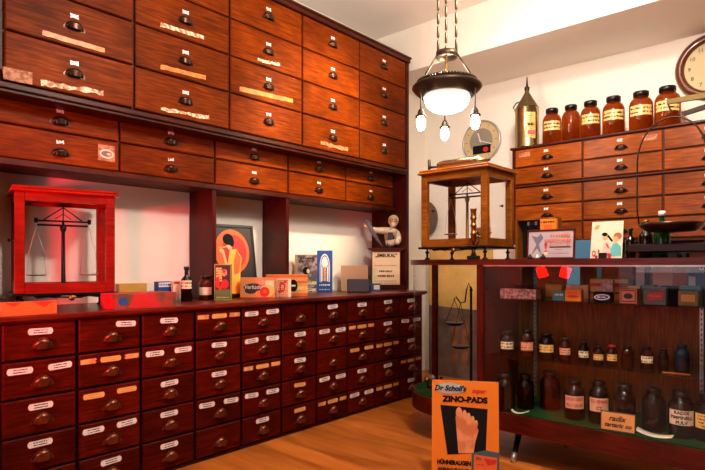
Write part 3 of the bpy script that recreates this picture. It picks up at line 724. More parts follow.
# ------------------------------------------------------------------ pendant lamp
dl = 3.57; dr = ray(446.8); lx, ly = dr[0]*dl, dr[1]*dl
zl = lambda py: EYE+(HY-py)*dl/F
pl = thing('pendant_lamp', 'dark bronze pendant lamp with glowing opal bowl and three hanging bulbs', 'lamp', (lx, ly, zl(90)), YAW)
z0 = zl(90); R = 34.5*dl/F; Z = lambda py: zl(py)-z0
MB().lathe([(R*.62, Z(97)), (R*.66, Z(98)), (R*.8, Z(95.5)), (R*.94, Z(91)), (R, Z(88.5)), (R, Z(87)), (R*.96, Z(85.6)), (R*.86, Z(85)), (R*.84, Z(82.5)), (R*.78, Z(82.5)), (R*.76, Z(85)), (R*.62, Z(90))], M_BRONZE, n=56).build('rim', pl)
bd = MB()
for i in range(64):
    a = 2*PI*i/64; bd.ball((R*.84*math.cos(a), R*.84*math.sin(a), Z(82.2)), .009, M_BRONZE, 6, 5)
bd.build('beading', pl)
MB().lathe([(R*.655, Z(97)), (R*.64, Z(101)), (R*.58, Z(105.5)), (R*.45, Z(109.5)), (R*.25, Z(112.2)), (.001, Z(113))], M_BOWL, n=40).build('glass_bowl', pl)
MB().lathe([(.066, Z(58)), (.07, Z(58)), (.07, Z(52)), (.066, Z(52)), (.066, Z(58))], M_BRONZE, n=32).build('upper_ring', pl)
MB().tube([(0, 0, Z(78)), (0, 0, Z(54))], .005, M_BRASS).build('stem', pl)
ct_ = ZC-z0
for a in (PI/2-.1, PI/2-.1+2*PI/3, PI/2-.1-2*PI/3):
    MB().tube([(.067*math.cos(a), .067*math.sin(a), Z(55)), (R*.72*math.cos(a), R*.72*math.sin(a), Z(78))], .006, M_BRONZE).build('stay', pl)
    m = MB(); c = (.066*math.cos(a), .066*math.sin(a)); zz = Z(54)
    while zz < ct_-.02:
        e = min(zz+.085, ct_); m.lathe([(.001, zz), (.004, zz+.004), (.009, zz+.012), (.008, e-.014), (.004, e-.004), (.001, e)], M_BRONZE, (c[0], c[1], 0), 10); zz += .088
    m.build('suspension_rod', pl)
    hx, hy = .195*math.cos(a), .195*math.sin(a)
    if abs(a-PI/2-.12) > .1: pass
    zb_ = .085
    m = MB(); m.tube([(hx, hy, Z(88)), (hx, hy, -.145)], .004, M_BRONZE); m.build('drop_rod', pl)
    MB().lathe([(.001, -.068), (.012, -.07), (.019, -.085), (.022, -.1), (.034, -.112), (.036, -.118), (.02, -.118)], M_BRONZE, (hx, hy, -.078), 20).build('bell_cap', pl)
    MB().lathe([(.016, -.114), (.024, -.13), (.028, -.155), (.025, -.18), (.015, -.198), (.001, -.204)], M_BULB, (hx, hy, -.08), 20).build('bulb', pl)
MB().lathe([(.001, ct_-.03), (.1, ct_-.025), (.11, ct_-.001)], M_BRONZE, n=32).build('ceiling_rose', pl)

# ------------------------------------------------------------------ showcard on the floor
px_, dpt = 465, 2.92; rr = ray(px_); x, y = rr[0]*dpt, rr[1]*dpt
sc = thing('advertising_showcard', 'orange cardboard corn-pad showcard with a bare foot standing on the floor', 'sign', (x, y, 0), face_cam(x, y))
w_ = .352; hS = zof(383, x, y); lean = math.radians(-6)
bd = MB(); bd.box(-w_/2, w_/2, 0, .006, 0, hS/math.cos(lean), M_ORANGE, .001)
pn = bd.build('card_panel', sc, (0, 0, 0), (lean, 0, 0))
st_ = MB(); st_.prism([(.012, 0), (.18, 0), (.056, .4)], -.002, .002, M_KRAFT, 'x'); st_.build('easel_back', sc, (0, .0, 0))
hp = hS
U = lambda px: (px-432)/67.0
V = lambda py: 1-(py-383)/(97.0)
foot = [(.40, .30)]
black = [(U(440.5), V(407)), (U(488), V(409)), (U(486), V(451)), (U(448), V(455))]
fp = [(U(459), V(453)), (U(457), V(430)), (U(456), V(418)), (U(459), V(413)), (U(475), V(422)), (U(479), V(430)), (U(476), V(440)), (U(474), V(452))]
lay = [(M_INK, black), (M_SKIN, fp)]
for tx, ty, rx, ry in ((459.5, 414, 3.2, 5.5), (465, 415.5, 2.2, 4.6), (469, 417.5, 2.1, 4.2), (473, 420, 2.0, 3.8), (476.5, 423.5, 1.9, 3.4)):
    lay.append((M_SKIN, ell(U(tx), V(ty), rx/67, ry/97)))
lay.append((plain('toe nail print', srgb(226, 150, 130), .5), ell(U(459.5), V(411.5), 1.6/67, 2/97)))
lay.append((M_GBROWN if False else plain('pale grey oval', srgb(176, 180, 178), .5), ell(U(450.5), V(390.3), 16/67, 5.3/97)))
lay += [(plain('slate blue print', srgb(60, 84, 90), .5), [(U(472), V(452)), (U(485), V(448.5)), (U(499), V(450)), (U(499), V(480)), (U(472), V(480))]),
        (M_ORINK, [(U(474.5), V(453)), (U(497), V(455)), (U(496.5), V(470)), (U(474), V(469))]),
        (M_REDINK, [(U(484), V(456)), (U(497), V(457)), (U(495), V(461)), (U(488), V(463))]),
        (M_REDINK, rect(U(477), U(485), V(463), V(462)))]
art(lay, -w_/2, 0, w_, hp, 'printed_picture', pn)
TX = lambda px: (U(px)-.5)*w_
TZ = lambda py: V(py)*hp
text("Dr Scholl's", .038, M_INK, pn, (TX(450.5), -.007, TZ(390.3)), shear=.25, bold=.0014)
text("super", .032, M_REDINK, pn, (TX(479), -.002, TZ(392)), shear=.4, bold=.0012)
text("ZINO-PADS", .041, M_INK, pn, (TX(465.5), -.002, TZ(401)), sx=1.1, bold=.0026)
text("HÜHNERAUGEN", .030, M_INK, pn, (TX(454.5), -.002, TZ(462.5)), sx=.8, bold=.002)
text("HORNHAUT BALLEN", .026, M_INK, pn, (TX(454.5), -.002, TZ(469.5)), sx=.7, bold=.0016)
text("Zino", .014, M_INK, pn, (TX(479), -.008, TZ(456.5)), bold=.0004)

# ------------------------------------------------------------------ boxes helper
def carton(name, label, cat, px0, px1, yt, ybm, z0, dp, mat, facing='C', group=None, rot=0, layers=None, cham=.001):
    """closed box standing on z0; front edge seen from px0 to px1; returns thing, width, height"""
    pc = (px0+px1)/2; x, y, t_ = at_z(pc, ybm, z0)
    if facing == 'C': wd = (px1-px0)*t_/F; rz = face_cam(x, y); ex, ey = x, y
    elif facing == 'L':
        a, b = at_x(px0, x), at_x(px1, x); wd = b-a; rz = PI/2; ex, ey = x, (a+b)/2
    else:
        a, b = at_y(px0, y), at_y(px1, y); wd = b-a; rz = 0; ex, ey = (a+b)/2, y
    h = zof(yt, x, y)-z0
    t = thing(name, label, cat, (ex, ey, z0), rz+rot, group)
    MB().box(-wd/2, wd/2, 0, dp, 0, h, mat, cham).build('box_body', t)
    if layers: art(layers, -wd/2, 0, wd, h, 'printed_front', t)
    return t, wd, h
R_ = random.Random(3)
# ------------------------------------------------------------------ things on the left counter
carton('flat_carton', 'low orange carton under the front edge of the red balance case', 'box', 2, 57, 302, 315, HC, .06, plain('orange carton', srgb(226, 96, 36), .5), 'L', layers=[(M_REDINK, [(.55, 1), (.75, .55), (.95, 1)]), (M_REDINK, [(.05, 1), (.2, .7), (.35, 1)])])
carton('gift_box', 'long flat box with red and brown mottled print right of the red balance case', 'box', 115, 176, 293, 308, HC, .17, mottled('red and brown box print', srgb(196, 24, 40), srgb(96, 62, 30), 9, (.42, .6)), 'L', layers=[(M_BLUE, ell(.12, .5, .07, .28, 10)), (M_RED, [(.2, .05), (.6, .0), (.45, .6), (.3, .95)])])
carton('carton', 'small yellow and orange carton behind the long red box', 'box', 119, 147, 283.5, 301.9, HC, .05, plain('yellow orange carton', srgb(222, 160, 70), .5), 'L')
carton('carton', 'blue and white printed carton behind the long red box, left of brown bottle', 'box', 158, 172.5, 281.5, 300.9, HC, .05, M_BLUE, 'L', layers=[(M_WHITE, rect(.05, .95, .72, .95))]+scribble(.1, .9, .84, .12, M_BLUE, 7, R_))
carton('carton', 'tiny red and cream carton touching the brown bottle', 'box', 173.5, 180, 281, 300.9, HC, .03, M_LABW, 'L', layers=[(M_RED, rect(.05, .95, .85, .98))])
def place_v(name, label, cat, px, yt, ybm, wp, z0, gm, cm, kind, lm, lab=(.35, .65), group=None, words=None, wmat=None):
    x, y, t_ = at_z(px, ybm, z0); r = wp/2*t_/F
    tt = t_+r; d_ = ray(px); x, y = d_[0]*tt, d_[1]*tt
    return vessel(name, label, cat, x, y, z0, zof(yt, x, y)-z0, r, gm, cm, kind, lm, lab, group, words, wmat)
place_v('medicine_bottle', 'dark brown narrow-necked bottle with white label on the left counter', 'bottle', 186.5, 266.5, 301.5, 11.5, HC, M_AMBERD, M_CAP, 'bottle', M_LABC, (.36, .6))
place_v('small_jar', 'small dark clear jar squeezed between brown bottle and amber jar', 'jar', 196, 277, 298, 7, HC, M_CLEARG, M_CAP, 'jar', M_GREY if False else None)
place_v('small_jar', 'squat amber jar with black lid and white label beside the patterned tin', 'jar', 205.5, 275.5, 300, 14, HC, M_AMBER, M_CAP, 'jar', M_LABW, (.2, .52))
# patterned tin
t, wd, h = carton('tea_tin', 'upright tin with red flowers and gold pattern in front of the framed picture', 'tin', 214.5, 231, 264, 300.5, HC, .06, plain('gold green tin', srgb(176, 156, 84), .4, .3), 'C', rot=-.1,
    layers=[(M_DKBR, rect(.05, .95, .04, .97)), (plain('olive print', srgb(96, 116, 60), .5), rect(.08, .92, .05, .3)), (M_LABY, rect(.1, .45, .5, .9)), (M_RED, ell(.62, .45, .24, .13)), (M_REDINK, ell(.2, .5, .12, .16)), (M_LABP, ell(.6, .76, .16, .1)), (M_RED, ell(.58, .8, .08, .05)), (M_LABY, rect(.12, .88, .07, .1)), (M_REDINK, ell(.35, .35, .1, .06))])
# framed picture leaning on the wall
x0, y0, t0 = at_z(236, 296.5, HC)
fx = -3.17; fy0 = at_x(214, fx); fy1 = at_x(257, fx+.0)
fp_ = thing('framed_picture', 'black framed picture of a figure before an orange red disc leaning on the wall', 'picture', (fx, (fy0+fy1)/2, HC), PI/2-.12)
fw = (fy1-fy0)*1.0; fh = zof(223, fx, (fy0+fy1)/2)-HC; ln = math.radians(-9)
m = MB(); b = .02
m.box(-fw/2, fw/2, 0, .018, 0, b, M_CAP, .002); m.box(-fw/2, fw/2, 0, .018, fh-b, fh, M_CAP, .002)
m.box(-fw/2, -fw/2+b, 0, .018, b, fh-b, M_CAP, .002); m.box(fw/2-b, fw/2, 0, .018, b, fh-b, M_CAP, .002); m.build('frame', fp_, (0, 0, 0), (ln, 0, 0))
m = MB(); m.box(-fw/2+b*.9, fw/2-b*.9, .006, .012, b*.9, fh-b*.9, plain('dark picture ground', srgb(34, 24, 22), .5))
pc = m.build('picture_panel', fp_, (0, 0, 0), (ln, 0, 0))
M_PORA = plain('picture orange', srgb(232, 92, 30), .5); M_PYEL = plain('picture yellow', srgb(240, 176, 60), .5); M_PFL = plain('picture flesh', srgb(236, 176, 120), .5)
art([(M_PORA, ell(.5, .64, .42, .33)), (M_RED, ell(.55, .64, .30, .25)),
     (M_PYEL, [(.33, .02), (.62, .02), (.66, .35), (.72, .55), (.6, .68), (.45, .66), (.38, .5), (.36, .3)]),
     (M_PORA, [(.5, .3), (.62, .32), (.7, .55), (.6, .66), (.52, .5)]),
     (M_PFL, ell(.44, .74, .065, .07)), (M_PFL, [(.44, .62), (.5, .62), (.5, .7), (.44, .7)]), (M_INK, ell(.42, .82, .13, .085)), (M_INK, ell(.5, .78, .06, .07)),
     (M_PFL, [(.25, .62), (.3, .65), (.36, .45), (.46, .42), (.44, .36), (.32, .4)]), (M_PFL, ell(.24, .65, .05, .035)), (M_PYEL, [(.18, .7), (.4, .72), (.4, .705), (.18, .685)]),
     (M_RED, [(.25, .02), (.4, .02), (.36, .12), (.28, .1)])], -fw/2+b, b, fw-2*b, fh-2*b, 'painted_scene', pc, y=.0052)
# sweets boxes
t, wd, h = carton('biscuit_box', 'peach box with dark oval and red rose in front of the striped box', 'box', 240.5, 275, 277.5, 298, HC, .055, plain('peach carton', srgb(226, 136, 74), .5), 'C', rot=-.06,
    layers=[(M_DKBR, ell(.36, .52, .27, .2, 20)), (M_DKBR, ell(.3, .36, .17, .15, 20)), (M_LABP, ell(.6, .78, .1, .12)), (M_LABW, rect(.72, .96, .5, .85)), (M_LABY, ell(.78, .36, .2, .3)), (M_REDINK, ell(.7, .3, .14, .24)), (M_PORA, ell(.7, .32, .06, .1)), (M_RED, rect(.0, 1, .0, .04))])
text("Verkade", h*.28, M_WHITE, t, (-wd*.14, -.0045, h*.53), sx=.9, shear=.2)
carton('small_carton', 'small pink flowered cream carton between peach box and striped box', 'box', 276.5, 291, 279, 297, HC, .04, M_LABW, 'C', rot=.04,
    layers=[(M_LABP, rect(.02, .8, .02, .98)), (M_REDINK, ell(.4, .55, .2, .28)), (M_LABP, ell(.4, .55, .1, .16)), (M_REDINK, ell(.2, .3, .1, .1)), (M_REDINK, ell(.6, .85, .1, .08))])
t, wd, h = carton('striped_box', 'yellow striped carton with black oval behind the peach box', 'box', 266, 307.5, 274.5, 296, HC, .05, plain('ochre carton', srgb(222, 160, 84), .5), 'C', rot=0,
    layers=[(M_ORINK, rect(0, 1, .02, .14)), (M_LABY, rect(0, 1, .3, .44)), (M_ORINK, rect(0, 1, .6, .7)), (M_ORINK, rect(0, 1, .86, .98)), (M_INK, ell(.66, .48, .1, .28))]+[(M_LABW, rect(.61, .71, .44, .52))])
carton('tall_carton', 'blue carton standing behind the purple photo box', 'box', 298, 313, 250, 290.5, HC, .03, M_BLUE, 'C', layers=[(M_WHITE, ell(.5, .97, .2, .02))])
t, wd, h = carton('photo_carton', 'faded purple carton with a portrait photograph left of the tall blue box', 'box', 295, 317, 254.5, 293, HC, .035, M_KRAFT, 'C', rot=.05,
    layers=[(M_PURP, rect(.12, 1, .02, .98)), (M_INK, ell(.52, .58, .17, .1)), (M_LABW, ell(.6, .57, .07, .06)), (M_LABC, rect(.55, .98, .22, .3)), (M_LABC, rect(.5, .95, .05, .12)), (M_GREY, [(.6, .35), (.98, .3), (.98, .55), (.8, .48)])]+scribble(.2, .9, .9, .03, M_INK, 9, R_)+scribble(.2, .9, .83, .03, M_INK, 7, R_))
arch = [(.18, .24), (.18, .62)]+[(.5-.32*math.cos(a), .62+.3*math.sin(a)) for a in [PI*i/14 for i in range(1, 14)]]+[(.82, .62), (.82, .24)]
def ins(p, s): return [(.5+(u-.5)*s, .24+(v-.24)*(1-(1-s)*.35)) for u, v in p]
t, wd, h = carton('tall_carton', 'tall blue carton with a white pointed arch and small print', 'box', 317, 332.5, 250.5, 292, HC, .035, M_BLUE, 'C', rot=.02,
    layers=[(M_WHITE, arch), (M_BLUE, ins(arch, .86)), (M_WHITE, ins(arch, .74)), (M_BLUE, ins(arch, .62)), (M_WHITE, ell(.5, .7, .18, .13)), (M_LABP, rect(.42, .58, .26, .6)), (M_WHITE, rect(.3, .36, .26, .6)), (M_WHITE, rect(.64, .7, .26, .6))]+scribble(.15, .85, .17, .035, M_WHITE, 6, R_)+scribble(.15, .85, .06, .025, M_WHITE, 8, R_))
carton('cardboard_box', 'plain kraft cardboard box leaning spot left of the doctor figure', 'box', 341, 368, 265.5, 291, HC, .05, M_KRAFT, 'C')
t, wd, h = carton('storage_box', 'dark grey rounded box lying before the kraft cardboard box', 'box', 347, 370, 279, 292.5, HC, .06, plain('charcoal box', srgb(52, 54, 58), .5), 'C', cham=.008)
carton('small_carton', 'tiny blue carton beside the dark grey box', 'box', 371, 380.5, 283.5, 291, HC, .03, M_BLUE, 'C', layers=[(M_LABW, rect(.3, .9, .2, .8))])
# sign stand with doctor figure
x, y, t_ = at_z(387, 290, HC); x += .0
ss = thing('sign_stand', 'brown wooden pedestal with a cream lettered card at the end of the left counter', 'sign', (x, y, HC), face_cam(x, y)+.1)
s_ = t_/F; hh = (290-248)*s_
m = MB(); m.box(-19*s_, 20*s_, -.0, .11, 0, .03, W_UPB, .003); m.box(-16*s_, 17*s_, .01, .10, .03, .05, W_UPB, .003); m.box(-14*s_, 14*s_, .02, .09, .05, hh-.03, W_UPB); m.build('pedestal', ss)
m = MB(); m.prism([(-14*s_, hh-.035), (14*s_, hh-.035), (19*s_, hh), (-19*s_, hh)], .0, .11, W_UPB); m.build('crown', ss)
m = MB(); m.box(-14.5*s_, 13*s_, .012, .018, .045, hh-.035, plain('cream card', srgb(250, 226, 180), .5, var=.04)); cdp = m.build('card', ss)
text(',,EMEUKAL"', .043, M_INK, cdp, (-.7*s_, .0105, hh-.07), bold=.0018, sx=.9)
art(scribble(-.0, 1, .72, .03, M_GREY, 14, R_)+scribble(.2, .82, .5, .07, M_INK, 8, R_)+scribble(.12, .9, .32, .09, M_INK, 9, R_)+scribble(0, 1, .12, .03, M_ORINK, 12, R_)+scribble(0, 1, .02, .03, M_ORINK, 12, R_), -12*s_, .055, 22*s_, hh-.15, 'small_print', cdp, y=.0105)
FGS = 1.2
fg = thing('doctor_figurine', 'white coated elderly doctor bust with raised arm on top of the sign pedestal', 'figurine', (x, y, HC+hh+.0005), face_cam(x, y)+.1)
M_COAT = plain('painted cream coat', srgb(240, 228, 196), .4, var=.08, scale=20); M_FLESH = plain('painted flesh', srgb(232, 196, 140), .45)
fg.scale = (FGS,)*3
def skin(name, pts, edges, rad, mat, parent, lvl=2):
    me = D.meshes.new(name); me.from_pydata(pts, edges, []); o = D.objects.new(name, me); COL.objects.link(o); o.parent = parent
    md = o.modifiers.new('skin', 'SKIN'); md.use_smooth_shade = True
    for v, r in zip(me.skin_vertices[0].data, rad): v.radius = r if isinstance(r, tuple) else (r, r)
    me.skin_vertices[0].data[0].use_root = True
    sb = o.modifiers.new('sub', 'SUBSURF'); sb.levels = lvl; sb.render_levels = lvl
    me.materials.append(mat); return o
cy_ = .055
pts = [(.03, cy_, .006), (.035, cy_, .06), (.03, cy_, .125), (.03, cy_, .15), (-.025, cy_-.005, .138), (-.075, cy_-.02, .135), (-.12, cy_-.03, .15), (.08, cy_, .125), (.095, cy_-.01, .07), (.07, cy_-.04, .03)]
skin('coat', pts, [(0, 1), (1, 2), (2, 3), (3, 4), (4, 5), (5, 6), (3, 7), (7, 8), (8, 9)], [(.085, .045), (.072, .042), (.066, .04), (.045, .032), .03, .025, .02, .034, .03, .022], M_COAT, fg)
hd = MB(); hd.ball((.055, cy_-.008, .205), .042, M_FLESH, 20, 14, sx=.86, sy=1.0, sz=1.12); hd.lathe([(.018, .15), (.017, .185)], M_FLESH, (.045, cy_, 0), 12)
hd.ball((.05, cy_-.052, .203), .009, M_FLESH, 8, 6, sz=1.4)
for s in (-1, 1): hd.ball((.055+s*.036, cy_-.002, .204), .009, M_FLESH, 8, 6, sx=.5, sz=1.4)
hd.build('head', fg)
hr = MB(); hr.ball((.057, cy_+.006, .222), .043, plain('white hair', srgb(246, 238, 220), .6), 18, 12, sx=.92, sy=.95, sz=.85)
hr.ball((.05, cy_-.042, .18), .02, plain('white beard', srgb(240, 230, 205), .7), 12, 8, sz=1.1); hr.ball((.051, cy_-.05, .192), .012, M_WHITE, 10, 6, sx=1.6, sz=.5); hr.build('hair', fg)
sp = MB()
for s in (-1, 1): sp.tube([(.051+s*.016+.012*math.cos(a), cy_-.05, .212+.01*math.sin(a)) for a in [2*PI*i/14 for i in range(14)]], .0018, M_INK, 5, True)
sp.build('spectacles', fg)
vs_ = MB(); vs_.prism([(.0, .012), (.04, .01), (.05, .1), (.03, .15), (.012, .14), (.005, .08)], cy_-.052, cy_-.046, plain('dark waistcoat', srgb(50, 48, 50), .6)); vs_.build('waistcoat', fg)
hn = [(-.12, cy_-.03, .15), (-.15, cy_-.035, .165)]
pts = list(hn); ed = [(0, 1)]; rad = [.012, .013]
for i, (dx, dz, ln_) in enumerate(((-.012, .022, .9), (-.02, .017, 1.1), (-.024, .009, 1.05), (-.023, .0, .85), (.006, .024, .8))):
    a = len(pts); pts.append((-.15+dx*.6*ln_, cy_-.035, .165+dz*.6*ln_)); pts.append((-.15+dx*1.15*ln_, cy_-.04, .165+dz*1.15*ln_)); ed += [(1, a), (a, a+1)]; rad += [.0045, .0038]
skin('raised_hand', pts, ed, rad, M_FLESH, fg, 1)
cn = MB(); cn.tube([(-.03, cy_-.03, .01), (-.06, cy_-.03, .05), (-.1, cy_-.035, .11), (-.15, cy_-.04, .2)], [.004, .008, .016, .02], plain('grey blue streak', srgb(110, 104, 112), .6), 10)  # tapered grey blue streak beside the coat, built as a solid tube
cn.ball((-.155, cy_-.04, .21), .02, MATS['grey blue streak'], 10, 8, sx=1.2); cn.build('grey_streak', fg)

# ------------------------------------------------------------------ things standing on the display case
# brass microscope before the balance
x, y = at_y(473.5, 3.035), 3.035
t = thing('microscope', 'small brass microscope on a black foot before the honey oak balance', 'microscope', (x, y, ZT), face_cam(x, y)); s = dep(x, y)/F
MB().box(-.04, .04, -.025, .025, 0, .022, M_DARK, .004).build('foot', t)
MB().lathe([(.001, .022), (.02, .022), (.012, .04), (.01, .075), (.001, .075)], M_DARK, n=16).build('pillar', t)
MB().box(-.05, .04, -.022, .03, .075, .084, M_DARK, .002).build('stage', t)
z = .1; prof = [(.001, .09), (.007, .09), (.009, .11), (.016, .115), (.016, .15), (.019, .152), (.019, .162), (.015, .165), (.015, .2), (.019, .202), (.019, .212), (.015, .215), (.015, .245), (.02, .247), (.02, .256), (.017, .26), (.017, .3), (.02, .302), (.02, .312), (.001, .314)]
MB().lathe(prof, M_BRASS, n=20).build('barrel', t)
MB().tube([(.012, .0, .078), (.03, .0, .11), (.026, .0, .16), (.012, 0, .18)], .006, M_BRASS).build('arm', t)
MB().lathe([(.001, -.026), (.01, -.026), (.01, -.018), (.003, -.016), (.003, .016), (.01, .018), (.01, .026), (.001, .026)], M_BRASS, (.024, .0, .14), 12, axis='y').build('focus_knob', t)
# clyster syringe on top of that balance
zt2 = ZT+.60
t = thing('metal_syringe', 'large old metal syringe with a T handle lying on top of the oak balance', 'syringe', (at_y(461, 3.2), 3.2, zt2+.036), 0); t.scale = (1.05, 1.3, 1.3)
MB().lathe([(.001, -.17), (.02, -.165), (.026, -.15), (.022, -.14), (.027, -.13), (.027, .12), (.03, .125), (.03, .14), (.018, .15), (.006, .2), (.001, .2)], M_TIN, n=24, axis='x').build('barrel', t)
MB().tube([(-.17, 0, 0), (-.235, 0, 0)], .006, M_BRONZE).build('plunger', t)
MB().tube([(-.237, 0, .042), (-.237, 0, -.026)], .009, M_BRONZE).build('handle', t)
# grey balance pan leaning behind the case
x = at_y(424, 5.0); tag(MB().lathe([(.001, .0), (.15, -.004), (.19, -.03), (.193, -.028), (.155, .004), (.001, .008)], plain('grey iron', srgb(120, 108, 96), .5, .6), n=32, axis='y', sx=.85).build('pan', None, (x, 5.05, zof(219, x, 5.05))), 'grey metal pan hanging on the back wall behind the oak balance', 'pan')
# open wooden box with bottles
def on_top(px, Y): return at_y(px, Y), Y
x, Y = on_top(535, 3.42); s = dep(x, Y)/F; w2 = at_y(556, Y)-at_y(515.5, Y); h = zof(218, x, Y)-ZT
t = thing('wooden_box', 'upright open wooden box with dark inside, behind the framed certificate', 'box', (x, Y, ZT), 0)
m = MB(); m.box(-w2/2, w2/2, 0, .1, h-.012, h, W_BALO); m.box(-w2/2, -w2/2+.014, 0, .1, 0, h-.012, W_BALO); m.box(w2/2-.014, w2/2, 0, .1, 0, h-.012, W_BALO); m.box(-w2/2+.014, w2/2-.014, 0, .1, 0, .01, W_BALO); m.build('shell', t)
MB().box(-w2/2+.014, w2/2-.014, .085, .1, .01, h-.012, M_CAP).build('dark_lining', t)
for dx, lbl in ((-.06, 'left white-stoppered phial inside the open wooden box'), (-.01, 'right white-stoppered phial inside the open wooden box')):
    vessel('phial', lbl, 'bottle', x+dx, Y+.04, ZT+.0105, h-.03, .018, M_AMBERD, M_WHITE, 'bottle', None)
x, Y = on_top(548, 3.38); h3 = zof(219, x, Y)-ZT
t = thing('orange_carton', 'orange carton with black print peeping above the framed certificate', 'box', (x, Y, ZT), 0); w3 = at_y(556, Y)-at_y(540, Y)
MB().box(-w3/2, w3/2, -.0, .03, 0, h3, M_ORANGE, .001).build('box_body', t)
art(scribble(.05, .95, .93, .04, M_INK, 6, R_)+[(M_PORA, rect(.25, .75, .6, .86))], -w3/2, 0, w3, h3, 'printed_front', t)
# framed certificate
Y = 3.16; x = at_y(549.5, Y); w4 = at_y(573.5, Y)-at_y(525.5, Y); h4 = zof(229, x, Y)-ZT
t = thing('framed_certificate', 'framed grey show card with orange lettering standing on the display case', 'sign', (x, Y, ZT), 0)
m = MB(); b = .01
for a in ((-w4/2, w4/2, 0, b), (-w4/2, w4/2, h4-b, h4), (-w4/2, -w4/2+b, b, h4-b), (w4/2-b, w4/2, b, h4-b)): m.box(a[0], a[1], 0, .014, a[2], a[3], W_CASE, .002)
m.build('frame', t, (0, 0, 0), (-.08, 0, 0))
m = MB(); m.box(-w4/2+.008, w4/2-.008, .006, .01, .008, h4-.008, plain('lilac grey card', srgb(186, 166, 168), .5, var=.08)); cp = m.build('card', t, (0, 0, 0), (-.08, 0, 0))
M_SLATE = plain('slate figure print', srgb(104, 104, 124), .5)
art([(M_SLATE, [(.06, .05), (.18, .5), (.06, .85), (.2, .78), (.28, .92), (.34, .75), (.24, .5), (.32, .05), (.2, .35)]), (M_REDINK, [(.36, .5), (.4, .62), (.44, .5), (.41, .3), (.39, .3)]), (M_LABW, rect(.37, .44, .1, .24)), (M_REDINK, rect(.37, .44, .2, .26)), (M_INK, rect(.48, .95, .37, .4))]
    +scribble(.5, .97, .82, .11, M_ORINK, 8, R_)+scribble(.38, .97, .65, .10, M_ORINK, 11, R_)+scribble(.5, .97, .5, .09, M_ORINK, 9, R_)+scribble(.62, .8, .28, .05, M_REDINK, 4, R_)+scribble(.5, .95, .14, .03, M_GREY, 9, R_), -w4/2+b, b, w4-2*b, h4-2*b, 'printed_picture', cp, y=.0055)
for i, px in enumerate((530, 537, 543)):
    x, Y = on_top(px, 3.1); tag(MB().lathe([(.001, 0), (.014, 0), (.015, .006), (.013, .014+.004*(i % 2)), (.006, .018), (.007, .026), (.001, .028)], M_DARK if i != 1 else M_STEEL, n=14).build('scale_weight', None, (x, Y, ZT)),
        ('black scale weight at the left foot of the framed certificate', 'shiny scale weight between two black ones before the certificate', 'black scale weight nearest the middle of the framed certificate')[i], 'weight')
x, Y = at_y(582, 4.5), 4.5
# picture card with two figures
Y = 3.2; x = at_y(606, Y); w5 = at_y(622, Y)-at_y(589.5, Y); h5 = zof(221, x, Y)-ZT
t = thing('picture_card', 'white picture card of two people in pink and turquoise on the display case', 'picture', (x, Y, ZT), 0)
m = MB(); m.prism([(-w5/2, 0), (w5/2-.004, 0), (w5/2, h5), (-w5/2+.006, h5)], 0, .004, M_LABW); cp = m.build('card', t, (0, 0, 0), (-.1, 0, 0))
MB().prism([(.0, 0), (.07, 0), (.02, h5*.8)], -.001, .001, M_KRAFT, 'x').build('strut', t, (0, .004, 0))
M_TQ = plain('turquoise print', srgb(96, 186, 180), .5); M_PK = plain('pale pink print', srgb(240, 190, 176), .5); M_BRH = plain('auburn print', srgb(176, 96, 50), .5)
art([(M_PK, [(.36, .0), (.68, .0), (.64, .3), (.52, .45), (.42, .42)]), (M_PFL, ell(.46, .56, .08, .07)), (M_INK, ell(.44, .65, .09, .05)), (M_TQ, [(.66, .06), (.96, .08), (.94, .32), (.82, .42), (.7, .4), (.62, .25)]),
     (M_PFL, ell(.79, .54, .1, .09)), (M_BRH, ell(.84, .6, .12, .09)), (M_PFL, ell(.79, .53, .07, .06)), (M_INK, [(.52, .6), (.66, .45), (.7, .48), (.56, .64)]), (M_REDINK, [(.52, .42), (.6, .28), (.56, .27), (.49, .38)]), (M_RED, ell(.12, .14, .06, .08)), (M_WHITE, ell(.12, .14, .03, .04)), (M_REDINK, ell(.2, .05, .05, .04)), (M_REDINK, ell(.27, .2, .03, .05)), (M_TAN, ell(.2, .86, .09, .03, 12, .5)), (M_RED, rect(.55, .66, .01, .14))],
    -w5/2, 0, w5, h5, 'printed_picture', cp)
# bottles right of it
for px, yt, wp, gm, cm, Y, kd, lbl in ((630.5, 228, 9.5, M_AMBERD, M_CAP, 3.16, 'bottle', 'slim dark bottle right beside the white picture card'),
                        (646, 220, 14, M_AMBERD, M_BRASS, 3.42, 'bottle', 'dark brass-stoppered bottle behind the hanging scale pan'),
                        (662, 211, 15, M_GREENG, M_WHITE, 3.4, 'bottle', 'green glass bottle with white stopper behind the scale pan')):
    x = at_y(px, Y); dd = dep(x, Y); vessel('glass_bottle', lbl, 'bottle', x, Y, ZT, zof(yt, x, Y)-ZT, wp/2*dd/F, gm, cm, kd, None)
# counter scale with hanging pan
Y = 3.2; sx0 = at_y(626, Y); t = thing('hanging_scale', 'large brass counter scale with dark hanging pan over a wooden board', 'scale', (-.62, 3.3, ZT), 0)
bz = lambda py, px: zof(py, at_y(px, 3.2), 3.2)-ZT
MB().box(at_y(628, 3.14)+.62, .28, -.17, .02, bz(252, 660), bz(244, 660), W_LOWB, .004).build('base_board', t)
for xx in (-.36, -.02, .25): MB().box(xx-.02, xx+.02, -.12, .0, 0, bz(252, 660), M_DARK).build('foot', t)
pcx = at_y(671, 3.2)+.62; pr = .5*(at_y(704, 3.2)-at_y(637, 3.2)); zp = bz(233, 670)
MB().lathe([(.001, zp), (pr*.7, zp+.008), (pr*.95, zp+.035), (pr, zp+.05), (pr*.98, zp+.05), (pr*.93, zp+.036), (.001, zp+.006)], plain('dark bronze pan', srgb(70, 52, 40), .3, .8), (pcx, -.1, 0), 40).build('pan', t)
